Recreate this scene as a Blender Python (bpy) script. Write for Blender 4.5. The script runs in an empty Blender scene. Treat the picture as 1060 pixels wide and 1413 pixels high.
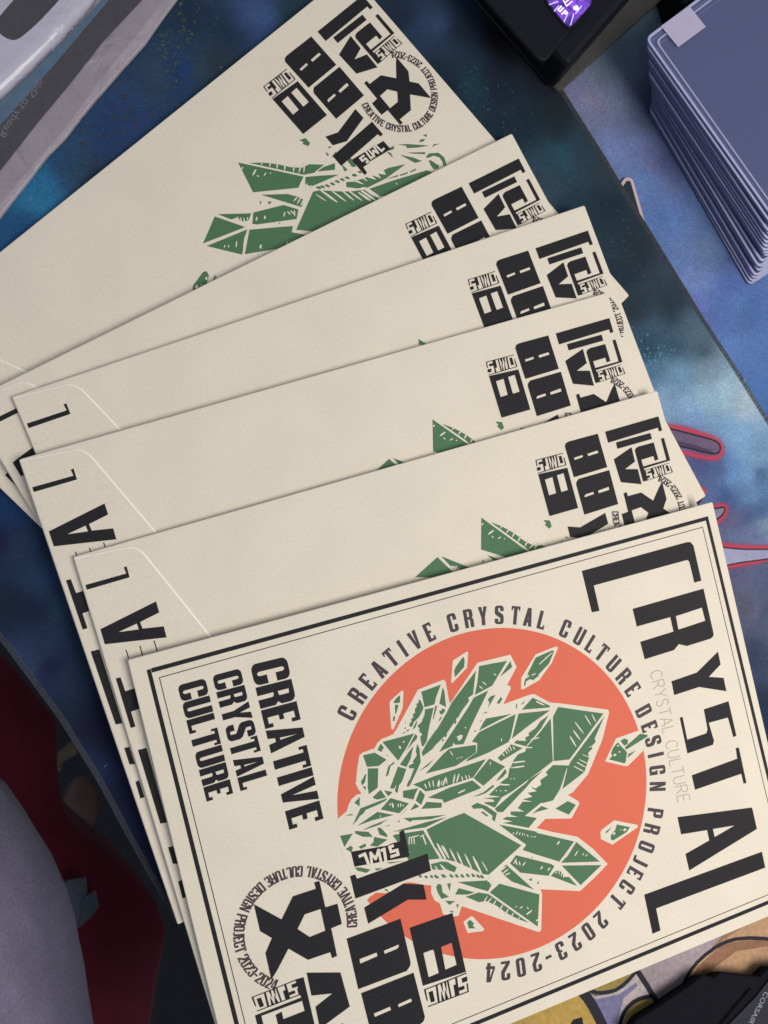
import bpy, math, random
from mathutils import Vector, Matrix
from mathutils.geometry import tessellate_polygon, delaunay_2d_cdt

random.seed(7)
MM = 0.001
C = bpy.context.scene.collection
S = bpy.context.scene

# ------------------------------------------------------------------ camera
CAM_F, CAM_RX, CAM_RY, CAM_H = 977.513, 0.0369000, -0.2022749, 267.0202   # focal length in pixels of the 1060 x 1413 photo, tilts, height in mm
CAM_R = Matrix.Rotation(CAM_RX, 3, 'X') @ Matrix.Rotation(CAM_RY, 3, 'Y')
cam = bpy.data.cameras.new('camera')
cam.sensor_fit = 'HORIZONTAL'
cam.sensor_width = 36.0
cam.lens = CAM_F / 1060.0 * 36.0
cam.clip_start, cam.clip_end = 0.01, 20.0
cam.dof.use_dof = True
cam.dof.focus_distance = 0.262
cam.dof.aperture_fstop = 16.0
camo = bpy.data.objects.new('camera', cam)
camo.matrix_world = Matrix.Translation((0, 0, CAM_H * MM)) @ CAM_R.to_4x4()
C.objects.link(camo)
S.camera = camo

# ------------------------------------------------------------------ light
w = bpy.data.worlds.new('World')
S.world = w
w.use_nodes = True
w.node_tree.nodes['Background'].inputs['Color'].default_value = (0.80, 0.86, 1.0, 1)
w.node_tree.nodes['Background'].inputs['Strength'].default_value = 0.36

def area_light(name, loc, target, size, power, colour):
    l = bpy.data.lights.new(name, 'AREA')
    l.shape, l.size, l.energy, l.color = 'DISK', size, power, colour
    o = bpy.data.objects.new(name, l)
    o.location = loc
    o.rotation_euler = (Vector(target) - Vector(loc)).to_track_quat('-Z', 'Y').to_euler()
    C.objects.link(o)

area_light('room_lamp', (0.42, -0.12, 0.58), (0.02, 0.0, 0), 0.45, 4.6, (1.0, 0.94, 0.85))
S.view_settings.view_transform = 'Standard'
S.view_settings.look = 'None'
S.view_settings.exposure = 0.0
S.view_settings.gamma = 1.0
S.render.engine = 'CYCLES'
S.cycles.max_bounces = 8
S.cycles.transparent_max_bounces = 40

def at(px, py, z=0.0):
    """the point at height z (mm) that the photo shows at pixel px, py; in mm"""
    d = CAM_R @ Vector(((px - 530) / CAM_F, -(py - 706.5) / CAM_F, -1.0))
    t = (z - CAM_H) / d.z
    return Vector((t * d.x, t * d.y, z))

# ------------------------------------------------------------------ traced print, mm in the frame of an envelope
DATA = {
  'sil': [
    ["54.78,-73.88 58.35,-72.45 59.09,-71.90 60.16,-70.03 61.51,-68.67 63.57,-67.73 65.37,-67.91 64.65,-65.85 64.17,-63.68 64.40,-63.55 65.89,-59.18 67.86,-54.55 69.23,-53.97 73.79,-53.77 75.22,-52.18 77.09,-51.34 81.33,-51.01 82.87,-49.85 94.24,-38.07 104.28,-37.28 104.93,-38.10 104.98,-38.32 104.53,-46.09 104.94,-46.21 118.49,-34.91 131.67,-35.59 132.96,-40.75 127.60,-46.20 128.88,-46.99 128.63,-47.98 124.47,-52.67 135.76,-52.21 137.26,-52.52 142.52,-57.42 145.89,-58.64 164.83,-66.91 165.10,-68.08 159.72,-77.32 150.76,-88.16 143.02,-92.81 140.85,-93.14 144.34,-96.65 144.59,-97.81 140.13,-102.13 129.96,-98.87 125.76,-101.04 130.95,-104.19 140.75,-109.52 145.79,-116.10 150.05,-123.50 144.00,-126.49 136.69,-129.50 121.58,-123.37 121.92,-124.68 121.50,-126.65 118.26,-137.98 117.47,-138.41 116.75,-138.15 91.07,-118.88 89.02,-121.86 87.20,-121.41 83.68,-119.31 83.46,-115.11 81.95,-113.54 81.65,-112.61 81.20,-110.19 82.01,-107.80 79.54,-106.72 74.76,-104.01 72.37,-103.58 69.94,-104.96 65.44,-104.78 62.08,-103.39 59.46,-104.07 57.86,-105.11 56.74,-103.90 55.33,-96.96 53.51,-85.88 53.90,-78.40"],
    ["82.82,-40.02 83.25,-39.13 88.25,-36.72 88.72,-36.85 88.85,-37.31 87.11,-42.94 81.95,-49.36 81.30,-48.96"],
    ["109.52,-31.51 115.63,-29.78 115.96,-30.21 114.16,-35.56 107.28,-39.49 107.00,-38.91"],
    ["141.40,-38.26 149.72,-37.62 150.48,-37.74 150.76,-38.42 146.88,-43.25 145.49,-44.14 140.47,-48.04 133.27,-49.56 132.60,-49.15 133.70,-45.22"],
    ["158.73,-85.62 165.35,-78.54 175.00,-78.45 178.03,-80.78 175.00,-86.67 167.54,-90.24 165.99,-89.75"],
    ["150.20,-110.90 150.84,-110.25 156.77,-108.42 165.77,-113.31 165.69,-114.16 153.77,-117.10 149.74,-113.56"],
    ["90.26,-124.59 93.53,-123.63 94.26,-124.18 97.25,-129.85 96.58,-130.44 90.86,-129.04"],
  ],
  'green': [
    ["95.23,-39.19 102.95,-38.77 100.12,-42.70 98.89,-45.03 95.05,-44.99"],
    ["103.39,-39.93 103.70,-41.27 102.92,-47.27 100.73,-45.37"],
    ["93.57,-41.58 94.27,-42.20 94.68,-44.80 94.24,-45.70 92.23,-47.77 90.27,-48.83 89.78,-49.09 89.06,-50.31 88.22,-50.26 87.93,-49.76 88.61,-48.73 89.29,-48.53 89.04,-47.84 90.26,-47.18 90.06,-46.30 91.24,-45.83 91.33,-44.62 92.35,-43.90 92.40,-42.88 93.28,-42.73"],
    ["86.08,-51.25 87.64,-50.90 87.25,-51.61"],
    ["86.75,-47.76 86.99,-48.45 86.70,-48.77"],
    ["85.88,-50.36 86.66,-49.78 86.71,-50.41"],
    ["84.55,-51.51 86.23,-51.50 85.31,-51.83"],
    ["88.77,-51.45 89.69,-50.30 91.40,-48.55 90.87,-49.83 89.89,-51.18"],
    ["95.08,-45.75 98.28,-46.09 97.27,-48.06 94.65,-53.05 92.87,-57.04 91.23,-58.51 90.67,-58.21 90.89,-54.78 91.87,-54.26 90.98,-52.75 91.37,-52.04 90.87,-50.66 92.54,-49.93 94.40,-47.60"],
    ["98.89,-45.86 99.87,-45.73 98.95,-47.32 97.13,-50.29 96.98,-50.04"],
    ["100.05,-48.90 100.15,-47.68 100.90,-48.12 101.34,-47.21 102.39,-48.15 101.75,-48.99 100.56,-49.46"],
    ["99.07,-51.09 100.46,-49.85 100.26,-50.62 99.18,-51.53"],
    ["84.32,-39.85 85.87,-38.68 87.39,-38.11 86.61,-40.74 84.81,-40.41"],
    ["84.66,-40.98 85.93,-41.28 84.58,-43.82 83.93,-44.24"],
    ["83.08,-44.80 83.77,-44.89 83.04,-46.63 82.51,-46.26"],
    ["77.02,-52.46 89.02,-52.97 84.75,-57.40 80.99,-60.72 80.31,-59.28"],
    ["89.37,-53.28 89.96,-54.29 89.52,-55.18 87.57,-56.22 84.76,-58.22"],
    ["87.73,-57.30 85.36,-61.69 83.35,-63.84 81.24,-62.23 85.69,-58.71"],
    ["89.29,-56.96 89.64,-58.92 88.89,-63.62 87.92,-64.96 83.17,-70.43 82.21,-70.93 81.79,-70.59 82.68,-69.04 83.41,-68.66 85.96,-65.17 84.21,-64.61 84.25,-63.60 86.44,-63.26 85.95,-62.70 88.09,-60.91 88.08,-59.26"],
    ["76.31,-52.81 77.10,-54.60 75.77,-55.81 74.61,-54.64"],
    ["69.11,-54.94 73.42,-55.28 77.03,-59.06 73.61,-60.34 69.54,-59.33"],
    ["69.66,-59.98 73.34,-61.07 71.50,-67.67 67.86,-68.92 68.03,-66.55"],
    ["68.36,-61.59 68.69,-61.90 67.43,-64.53 66.25,-65.16 66.20,-63.73 67.51,-62.53"],
    ["66.35,-65.60 67.41,-65.74 67.16,-67.27"],
    ["80.42,-62.67 83.19,-64.49 80.55,-68.35 78.53,-69.74 78.14,-68.80 77.23,-69.93 75.72,-69.32"],
    ["77.04,-61.51 79.35,-60.61 79.64,-61.11 77.81,-61.76 76.29,-64.53 75.19,-64.79"],
    ["77.21,-57.49 78.06,-57.43 77.55,-57.80"],
    ["77.28,-70.56 78.33,-68.86 79.39,-68.79 78.05,-71.67 77.47,-71.48"],
    ["117.13,-37.67 113.98,-45.76 111.85,-46.39 111.96,-47.68 109.29,-49.59 104.88,-53.27 100.50,-56.92 95.55,-59.53 94.13,-60.53 90.15,-61.96 90.09,-60.51 92.68,-57.81 97.50,-53.92 96.71,-54.92 102.35,-49.59 105.34,-46.33"],
    ["120.08,-46.01 113.88,-46.99 111.51,-49.43 96.36,-62.26 101.88,-61.70 102.37,-60.61 102.98,-61.63 105.84,-62.31 106.39,-61.86 110.55,-56.66"],
    ["107.98,-49.62 108.53,-49.99 107.88,-50.84 107.41,-50.49"],
    ["106.77,-50.93 107.33,-51.30 106.51,-52.30 106.00,-51.94"],
    ["104.98,-52.88 105.53,-53.26 104.96,-54.33 104.44,-53.97"],
    ["100.35,-56.66 100.90,-57.04 100.18,-57.85 99.67,-57.49"],
    ["98.92,-58.09 99.34,-58.47 98.68,-59.05 98.33,-58.73"],
    ["118.81,-36.27 129.85,-37.44 121.95,-44.75 114.54,-46.14 116.75,-41.76"],
    ["131.08,-37.88 131.24,-40.26 125.66,-42.46"],
    ["113.72,-31.25 113.96,-32.57 113.07,-35.03 108.82,-37.69 109.07,-35.34 109.94,-34.14"],
    ["141.09,-39.46 148.31,-38.59 148.96,-39.12 145.75,-43.15 140.67,-45.96 140.67,-46.39 138.14,-47.36 136.97,-46.60 135.29,-46.96 134.41,-48.62 133.96,-48.27 135.07,-46.04 137.02,-45.54 136.01,-45.04"],
    ["136.29,-53.64 142.31,-58.64 141.73,-59.11 130.97,-56.73 133.63,-55.19"],
    ["131.00,-54.83 132.05,-54.30 133.09,-53.76 132.15,-54.75"],
    ["129.43,-53.94 129.80,-54.26 129.01,-55.93 128.82,-55.45"],
    ["116.70,-55.81 126.83,-57.06 121.74,-57.76 112.95,-59.28 115.33,-56.86"],
    ["128.26,-57.62 124.27,-65.29 122.99,-66.80 114.18,-68.26 109.26,-68.60 105.28,-68.81 106.38,-67.90 110.16,-66.79 111.20,-63.56 109.32,-62.35 112.80,-59.86 120.15,-58.75"],
    ["129.36,-57.74 141.90,-60.23 133.48,-62.81 124.54,-66.01"],
    ["140.80,-61.83 136.55,-65.88 129.25,-70.44 124.97,-67.83 126.05,-67.11 129.75,-68.47 129.64,-67.16 131.52,-66.89 131.30,-65.97 134.75,-64.90 137.05,-63.05"],
    ["117.42,-71.17 123.01,-68.49 123.62,-67.84 127.84,-70.64 118.35,-72.73"],
    ["119.06,-49.16 120.59,-48.35 122.34,-48.45 119.99,-50.70 118.26,-52.29 119.37,-50.52"],
    ["124.26,-49.65 124.51,-50.78 122.99,-52.02 122.00,-51.51"],
    ["115.71,-53.62 117.75,-53.40 117.40,-53.92"],
    ["110.82,-59.05 111.78,-58.71 111.83,-59.36"],
    ["114.20,-56.10 114.96,-55.70 114.56,-56.42"],
    ["141.34,-63.28 141.36,-63.28 138.21,-79.00 132.41,-81.01 119.67,-84.96 115.48,-85.70 111.88,-88.52 108.62,-85.76 108.52,-85.31 112.42,-86.38 112.01,-85.41 108.45,-83.83 115.12,-85.38 110.78,-83.33 114.33,-81.54 116.21,-81.10 119.45,-82.36 115.95,-80.39 119.58,-79.24 121.00,-76.31 121.51,-76.05 123.46,-73.71 125.62,-72.27 128.32,-72.27 129.67,-70.57 135.51,-67.27"],
    ["133.52,-81.15 128.10,-83.67 124.99,-85.21 127.53,-84.12 114.55,-91.08 112.50,-90.40 111.78,-88.90 119.47,-85.74 125.86,-83.58 127.47,-82.61"],
    ["137.94,-80.42 143.85,-82.50 140.32,-87.17 138.26,-90.15 134.61,-93.24 130.15,-92.84 129.89,-92.54 122.43,-95.17 126.80,-97.48 122.77,-99.95 113.55,-94.95 117.39,-95.61 113.70,-93.53 115.33,-93.23 119.85,-94.74 117.17,-93.00 117.46,-91.83 122.62,-93.54 120.44,-91.55 122.90,-89.83 126.65,-91.05 123.11,-89.04 127.10,-89.29 125.58,-87.31 129.28,-87.87 127.54,-85.82 131.09,-86.12 129.11,-86.76 127.59,-85.63 131.51,-86.26 131.55,-84.35 135.01,-83.33 134.37,-82.27 134.78,-81.98"],
    ["145.31,-59.97 162.70,-67.79 144.84,-80.46 138.51,-79.10 142.37,-62.95"],
    ["162.78,-68.91 156.77,-75.97 156.89,-77.31 154.73,-78.37 154.95,-79.31 152.79,-80.37 152.81,-82.10 149.77,-86.55 149.19,-87.01 139.29,-90.27 143.48,-83.03 145.06,-81.39"],
    ["140.28,-95.31 143.12,-97.75 139.42,-100.40 134.77,-96.50"],
    ["129.69,-93.75 132.16,-95.64 127.25,-95.29 125.43,-95.32"],
    ["175.61,-79.82 178.42,-81.13 178.49,-81.81 168.47,-83.97 168.02,-82.95"],
    ["165.89,-80.11 167.64,-83.49 168.43,-85.05 167.02,-88.55 166.25,-88.74 160.45,-85.38 162.09,-84.59 161.97,-83.24 163.38,-81.50"],
    ["166.88,-79.98 168.67,-79.57 170.10,-80.53 169.45,-82.08 167.96,-82.28"],
    ["168.93,-85.87 172.15,-85.56 168.06,-87.34 168.05,-86.46"],
    ["157.46,-110.30 162.46,-113.07 160.67,-114.43 154.63,-115.65 153.59,-115.08 154.01,-113.49 156.28,-112.08"],
    ["152.15,-111.56 155.29,-110.44 153.56,-111.60 152.48,-112.11"],
    ["85.02,-87.87 93.39,-86.76 100.12,-86.59 118.48,-105.27 103.60,-111.47 101.29,-110.24 97.78,-106.93 94.93,-104.48 92.80,-102.71 88.55,-100.00 87.57,-99.66"],
    ["73.47,-85.82 83.90,-87.70 87.28,-99.56 76.12,-96.93 75.32,-91.75 72.61,-85.93"],
    ["83.67,-100.37 87.82,-100.78 89.64,-101.61 92.71,-104.75 91.49,-106.18 89.66,-104.93 88.28,-103.62 87.00,-101.93 88.53,-104.32 84.66,-102.77 83.78,-102.46"],
    ["91.61,-109.95 102.71,-113.24 103.93,-115.34 101.93,-117.15 97.27,-114.03"],
    ["106.85,-115.96 120.79,-125.12 117.22,-136.33 102.44,-117.74"],
    ["91.47,-112.18 97.03,-115.82 94.26,-115.66 89.71,-114.04"],
    ["93.27,-116.14 98.43,-116.32 101.89,-118.17 114.28,-133.78 110.54,-130.94 108.40,-128.90 106.31,-126.67 103.67,-123.21 100.45,-120.38 97.56,-119.75 95.06,-117.61"],
    ["84.59,-108.10 85.67,-108.89 85.39,-111.68 87.36,-114.03 84.43,-113.81 83.63,-111.05 83.53,-108.96"],
    ["87.72,-109.20 89.15,-109.50 88.03,-112.21"],
    ["85.65,-114.86 89.14,-116.32 86.64,-116.87"],
    ["89.29,-117.41 90.15,-117.92 89.25,-119.26"],
    ["86.07,-119.14 87.53,-119.26 87.34,-120.02"],
    ["92.83,-124.70 94.07,-126.61 93.33,-126.96 94.04,-128.46 91.66,-127.59 91.60,-125.29"],
    ["111.98,-95.06 125.54,-102.36 125.33,-102.72 139.03,-110.78 131.43,-116.09 123.32,-110.52 118.48,-107.04 120.39,-105.71 116.81,-101.32"],
    ["139.83,-111.27 147.18,-121.55 131.96,-116.70 134.37,-115.40"],
    ["131.92,-117.76 147.49,-123.04 137.47,-127.42"],
    ["126.76,-120.01 129.36,-118.79 131.15,-119.84 131.90,-122.24 133.79,-122.91 136.10,-127.36"],
    ["115.53,-108.05 127.98,-115.75 129.14,-117.00 125.93,-119.72 115.58,-114.82 112.54,-110.18"],
    ["111.01,-110.07 119.17,-122.64 111.51,-116.76 109.57,-113.98 108.44,-111.48"],
    ["118.06,-118.23 119.61,-118.35 118.89,-119.37"],
    ["120.76,-120.87 122.09,-120.07 121.33,-121.28"],
    ["121.40,-110.50 121.72,-111.03 121.20,-111.28"],
    ["88.31,-76.90 97.09,-75.96 106.03,-76.14 108.63,-79.70 108.13,-79.95 93.63,-80.71 93.50,-79.55 93.45,-79.33"],
    ["114.30,-70.40 119.50,-75.20 109.59,-79.38 106.63,-75.50"],
    ["84.16,-70.66 92.87,-70.17 113.03,-70.21 106.48,-75.24 91.65,-75.02 88.07,-74.48 86.79,-72.83"],
    ["89.62,-68.31 97.66,-63.50 100.44,-62.29 110.53,-63.98 109.84,-66.69 101.30,-69.13 93.29,-68.53"],
    ["87.49,-66.68 93.85,-64.16 91.06,-65.96"],
    ["119.30,-75.98 119.62,-77.35 117.73,-78.64 114.87,-79.41 115.78,-78.44"],
    ["103.33,-85.07 105.84,-84.64 108.98,-86.93 112.20,-90.72 110.60,-93.55 109.83,-92.24 110.33,-91.15 107.16,-87.17 103.89,-86.30"],
    ["106.21,-88.32 107.27,-88.46 108.90,-90.68 108.05,-90.60"],
    ["104.77,-81.99 109.00,-81.70 113.35,-80.18 113.61,-80.89 109.96,-82.22 107.08,-82.33"],
    ["62.13,-70.28 64.52,-68.84 63.66,-71.99"],
    ["59.73,-77.54 63.74,-72.83 73.50,-72.39 73.79,-72.89 70.74,-73.52 65.30,-73.95 64.69,-74.76 62.90,-75.38 61.59,-76.55"],
    ["61.13,-78.42 69.31,-75.97 74.78,-78.92 66.69,-78.26"],
    ["70.66,-75.52 75.08,-72.70 81.17,-76.74 76.84,-78.99"],
    ["80.13,-71.69 85.81,-72.51 84.41,-73.90 83.06,-75.92 79.56,-73.96"],
    ["86.25,-73.27 87.54,-75.75 85.31,-78.72 83.74,-76.56"],
    ["80.94,-79.33 83.31,-77.44 84.58,-79.09"],
    ["87.55,-78.22 92.96,-80.41 92.33,-82.06 84.97,-80.05"],
    ["68.83,-70.45 72.34,-68.75 73.60,-72.01 70.35,-71.76 69.31,-71.01"],
    ["73.44,-69.32 76.37,-70.88 74.46,-71.89"],
    ["77.96,-81.20 93.48,-85.13 87.59,-84.82 80.87,-82.99 79.95,-83.30"],
    ["72.94,-84.62 85.78,-85.25 93.49,-85.96 84.92,-87.01"],
    ["62.64,-80.54 66.27,-79.94 72.49,-79.79 68.97,-80.64 64.06,-80.61"],
    ["67.93,-81.51 69.12,-81.71 70.80,-84.91 70.56,-85.85 68.13,-84.01"],
    ["59.97,-79.84 64.58,-81.80 65.67,-83.99 62.28,-82.84 59.93,-80.83"],
    ["66.05,-84.12 70.57,-86.66 66.35,-87.87 63.80,-86.59 65.40,-85.92"],
    ["54.52,-79.81 58.99,-80.52 55.05,-84.20"],
    ["55.28,-84.89 57.42,-84.41 57.98,-85.41 56.87,-86.64"],
    ["59.95,-85.68 62.48,-85.33 62.62,-86.39 60.51,-86.68"],
    ["56.89,-92.28 58.95,-92.99 62.14,-94.91 60.36,-95.50 57.55,-93.71"],
    ["63.36,-94.93 66.44,-95.80 64.31,-96.07"],
    ["68.04,-94.33 74.67,-96.02 69.47,-95.23"],
    ["64.96,-103.39 66.00,-103.36 66.81,-105.07"],
    ["76.99,-80.06 80.50,-77.75 79.44,-78.63"],
    ["57.84,-73.69 60.08,-73.63 60.93,-74.32"],
    ["70.54,-81.78 72.80,-81.84 71.91,-82.11"],
    ["75.56,-81.63 76.47,-81.32 76.04,-82.20"],
    ["83.80,-104.49 84.52,-104.66 85.15,-105.87 84.90,-106.19 84.00,-105.71"],
    ["86.39,-105.19 87.11,-105.36 87.75,-106.57 87.49,-106.89 86.59,-106.41"],
    ["89.33,-106.22 90.06,-106.39 90.70,-107.61 90.44,-107.93 89.54,-107.45"],
    ["91.30,-106.91 92.03,-107.08 92.67,-108.30 92.42,-108.62 91.51,-108.14"],
    ["93.28,-107.60 94.01,-107.77 94.65,-108.99 94.40,-109.32 93.48,-108.83"],
    ["95.31,-108.10 96.05,-108.28 96.69,-109.50 96.43,-109.83 95.52,-109.34"],
    ["97.30,-108.80 98.04,-108.97 98.68,-110.20 98.42,-110.53 97.51,-110.04"],
    ["99.03,-109.70 99.77,-109.87 100.41,-111.10 100.16,-111.43 99.23,-110.94"],
    ["100.38,-110.38 101.12,-110.55 101.77,-111.78 101.51,-112.11 100.59,-111.62"],
    ["78.22,-102.57 78.90,-102.56 79.44,-103.41 79.16,-103.88 78.42,-103.46"],
    ["80.28,-103.62 80.95,-103.61 81.50,-104.46 81.21,-104.93 80.48,-104.51"],
    ["82.25,-104.19 82.93,-104.18 83.48,-105.03 83.19,-105.50 82.45,-105.08"],
    ["84.15,-105.06 84.83,-105.05 85.38,-105.90 85.09,-106.38 84.35,-105.95"],
    ["86.78,-105.57 87.47,-105.56 88.02,-106.42 87.73,-106.89 86.98,-106.47"],
  ],
  'hatch': [
    ["141.80,-42.12 141.91,-42.36 145.86,-40.57 148.42,-39.23 148.37,-39.12 145.70,-40.23"],
    ["155.26,-66.10 154.95,-66.20 155.77,-68.96 156.51,-70.74 156.67,-70.69 156.22,-68.82"],
    ["158.15,-66.76 157.83,-66.84 158.25,-68.78 158.72,-70.02 158.88,-69.98 158.70,-68.66"],
    ["150.69,-67.50 150.36,-67.64 151.67,-70.74 152.75,-72.72 152.92,-72.64 152.14,-70.53"],
    ["149.31,-70.28 148.88,-70.46 149.88,-73.08 150.80,-74.72 151.01,-74.64 150.49,-72.83"],
    ["147.45,-72.09 147.01,-72.23 147.77,-74.91 148.53,-76.60 148.75,-76.53 148.39,-74.71"],
    ["148.80,-81.58 148.62,-81.77 150.41,-83.43 151.71,-84.41 151.79,-84.31 150.66,-83.15"],
    ["147.48,-82.22 147.27,-82.44 149.24,-84.42 150.68,-85.61 150.79,-85.50 149.54,-84.11"],
    ["146.02,-83.35 145.82,-83.57 148.03,-85.71 149.62,-87.00 149.72,-86.89 148.31,-85.40"],
    ["150.31,-80.14 150.20,-80.30 152.20,-81.75 153.60,-82.62 153.65,-82.54 152.36,-81.52"],
    ["155.65,-78.53 155.65,-78.36 154.25,-78.28 153.32,-78.33 153.32,-78.41 154.25,-78.52"],
    ["143.02,-83.34 142.88,-83.25 140.02,-87.73 138.20,-90.76 138.27,-90.81 140.22,-87.85"],
    ["165.86,-79.77 165.59,-79.90 166.69,-82.13 167.57,-83.52 167.70,-83.46 167.06,-81.93"],
    ["118.71,-42.21 118.48,-42.39 119.19,-43.40 119.80,-43.97 119.92,-43.88 119.52,-43.15"],
    ["117.12,-43.29 116.88,-43.47 117.52,-44.42 118.10,-44.94 118.21,-44.85 117.86,-44.16"],
    ["123.80,-40.51 123.55,-40.72 123.90,-41.26 124.29,-41.50 124.42,-41.39 124.26,-40.96"],
    ["100.57,-63.08 100.32,-63.17 100.72,-64.45 101.14,-65.26 101.27,-65.21 101.08,-64.33"],
    ["120.80,-64.63 120.51,-64.56 120.27,-65.25 120.29,-65.75 120.43,-65.79 120.68,-65.35"],
    ["102.05,-66.67 102.18,-66.86 102.46,-66.73 102.56,-66.53 102.50,-66.43 102.27,-66.46"],
    ["102.90,-66.67 103.06,-66.83 103.33,-66.64 103.42,-66.42 103.34,-66.33 103.11,-66.41"],
    ["103.85,-66.84 104.02,-67.01 104.33,-66.75 104.45,-66.49 104.36,-66.41 104.10,-66.52"],
    ["92.57,-74.05 92.89,-74.22 93.69,-72.88 94.03,-71.88 93.87,-71.80 93.23,-72.64"],
    ["94.09,-74.14 94.32,-74.26 94.87,-73.33 95.10,-72.63 94.98,-72.57 94.54,-73.16"],
    ["95.14,-74.04 95.45,-74.23 96.40,-72.81 96.84,-71.76 96.69,-71.66 95.96,-72.55"],
    ["98.53,-74.95 98.92,-75.12 99.89,-73.20 100.29,-71.81 100.10,-71.73 99.33,-72.95"],
    ["99.89,-74.73 100.25,-74.96 101.39,-73.36 101.94,-72.15 101.76,-72.03 100.88,-73.03"],
    ["102.42,-75.25 102.71,-75.22 102.68,-74.06 102.48,-73.30 102.33,-73.32 102.26,-74.10"],
    ["103.97,-75.13 104.27,-75.09 104.20,-74.04 103.98,-73.36 103.83,-73.38 103.78,-74.09"],
    ["105.15,-75.30 105.44,-75.26 105.40,-74.34 105.19,-73.75 105.04,-73.77 104.98,-74.39"],
    ["119.65,-69.87 119.38,-70.00 119.76,-70.92 120.18,-71.46 120.31,-71.40 120.14,-70.74"],
    ["121.14,-69.30 120.86,-69.39 121.08,-70.38 121.41,-70.99 121.55,-70.95 121.49,-70.26"],
    ["121.95,-68.72 121.70,-68.80 122.02,-69.95 122.39,-70.67 122.52,-70.62 122.38,-69.83"],
    ["123.15,-68.46 122.86,-68.53 123.06,-69.64 123.36,-70.33 123.50,-70.30 123.47,-69.54"],
    ["124.39,-68.83 124.11,-68.93 124.37,-69.81 124.71,-70.34 124.85,-70.29 124.76,-69.67"],
    ["137.36,-55.16 137.09,-55.49 138.84,-57.05 140.17,-57.89 140.30,-57.73 139.23,-56.58"],
    ["127.42,-75.82 127.51,-75.40 124.19,-74.64 121.94,-74.38 121.89,-74.59 124.07,-75.24"],
    ["126.76,-77.52 126.84,-77.10 123.65,-76.40 121.47,-76.18 121.43,-76.39 123.54,-76.99"],
    ["116.27,-80.91 116.15,-81.29 118.22,-82.05 119.68,-82.32 119.74,-82.14 118.39,-81.51"],
    ["135.08,-69.01 135.12,-68.68 133.02,-68.35 131.59,-68.32 131.57,-68.48 132.96,-68.81"],
    ["131.40,-71.71 131.50,-71.39 129.89,-70.82 128.75,-70.62 128.70,-70.78 129.75,-71.26"],
    ["120.30,-79.96 120.22,-80.21 120.50,-80.36 120.73,-80.31 120.77,-80.18 120.61,-80.00"],
    ["121.58,-80.37 121.50,-80.62 121.83,-80.79 122.09,-80.74 122.13,-80.62 121.94,-80.43"],
    ["114.54,-71.77 114.28,-71.62 113.99,-72.02 113.94,-72.37 114.07,-72.44 114.35,-72.23"],
    ["113.82,-72.70 114.00,-72.89 114.24,-72.75 114.30,-72.53 114.21,-72.44 113.99,-72.47"],
    ["104.19,-58.88 104.25,-59.73 105.58,-59.83 106.44,-59.37 106.41,-58.94 105.50,-58.61"],
    ["104.26,-60.13 104.49,-60.67 105.56,-60.35 106.14,-59.81 106.02,-59.54 105.23,-59.58"],
    ["108.06,-56.40 107.89,-56.60 108.17,-56.92 108.47,-57.01 108.55,-56.91 108.41,-56.63"],
    ["101.57,-78.76 101.71,-79.02 102.33,-78.77 102.67,-78.45 102.60,-78.31 102.14,-78.40"],
    ["82.92,-55.67 82.40,-55.77 82.41,-56.49 82.74,-56.91 83.00,-56.87 83.15,-56.36"],
    ["84.78,-54.46 84.35,-54.47 84.27,-54.85 84.47,-55.09 84.68,-55.08 84.88,-54.83"],
    ["90.29,-71.43 89.93,-71.42 89.82,-72.77 89.96,-73.68 90.14,-73.68 90.33,-72.79"],
    ["91.74,-71.50 91.42,-71.48 91.24,-72.92 91.32,-73.90 91.48,-73.92 91.70,-72.96"],
    ["93.01,-74.41 93.34,-74.56 93.99,-73.29 94.23,-72.35 94.07,-72.28 93.52,-73.08"],
    ["94.69,-74.53 95.01,-74.70 95.81,-73.36 96.16,-72.36 96.00,-72.27 95.36,-73.11"],
    ["96.29,-74.28 96.58,-74.32 96.82,-73.14 96.79,-72.33 96.65,-72.31 96.40,-73.08"],
    ["88.51,-71.66 88.18,-71.71 88.33,-72.91 88.62,-73.67 88.78,-73.64 88.79,-72.82"],
    ["88.92,-100.26 89.37,-100.14 88.50,-96.32 87.65,-93.84 87.43,-93.90 87.86,-96.48"],
    ["87.73,-99.86 88.20,-99.72 87.46,-96.93 86.69,-95.15 86.45,-95.23 86.79,-97.13"],
    ["90.41,-100.34 90.82,-100.25 90.26,-97.23 89.63,-95.27 89.42,-95.32 89.66,-97.36"],
    ["92.87,-103.27 93.32,-103.17 92.63,-99.65 91.89,-97.36 91.67,-97.41 91.99,-99.79"],
    ["94.74,-104.74 95.19,-104.66 94.76,-101.43 94.19,-99.32 93.97,-99.35 94.11,-101.54"],
    ["97.75,-107.04 98.20,-106.95 97.53,-103.30 96.81,-100.92 96.58,-100.96 96.89,-103.43"],
    ["100.78,-110.23 101.39,-110.10 100.55,-105.68 99.62,-102.82 99.31,-102.88 99.68,-105.87"],
    ["103.40,-110.02 103.68,-109.94 103.02,-107.41 102.40,-105.78 102.26,-105.82 102.61,-107.53"],
    ["99.64,-78.76 99.70,-79.15 101.48,-78.96 102.62,-78.59 102.59,-78.40 101.39,-78.40"],
    ["116.10,-100.17 116.28,-100.36 116.75,-99.99 116.95,-99.63 116.86,-99.53 116.49,-99.72"],
    ["117.30,-100.66 117.51,-100.87 118.16,-100.31 118.48,-99.81 118.37,-99.70 117.87,-100.01"],
    ["118.48,-101.22 118.74,-101.37 119.11,-100.88 119.21,-100.46 119.09,-100.38 118.75,-100.66"],
    ["119.67,-101.89 119.93,-101.92 120.06,-101.32 119.99,-100.90 119.86,-100.88 119.69,-101.28"],
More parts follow.
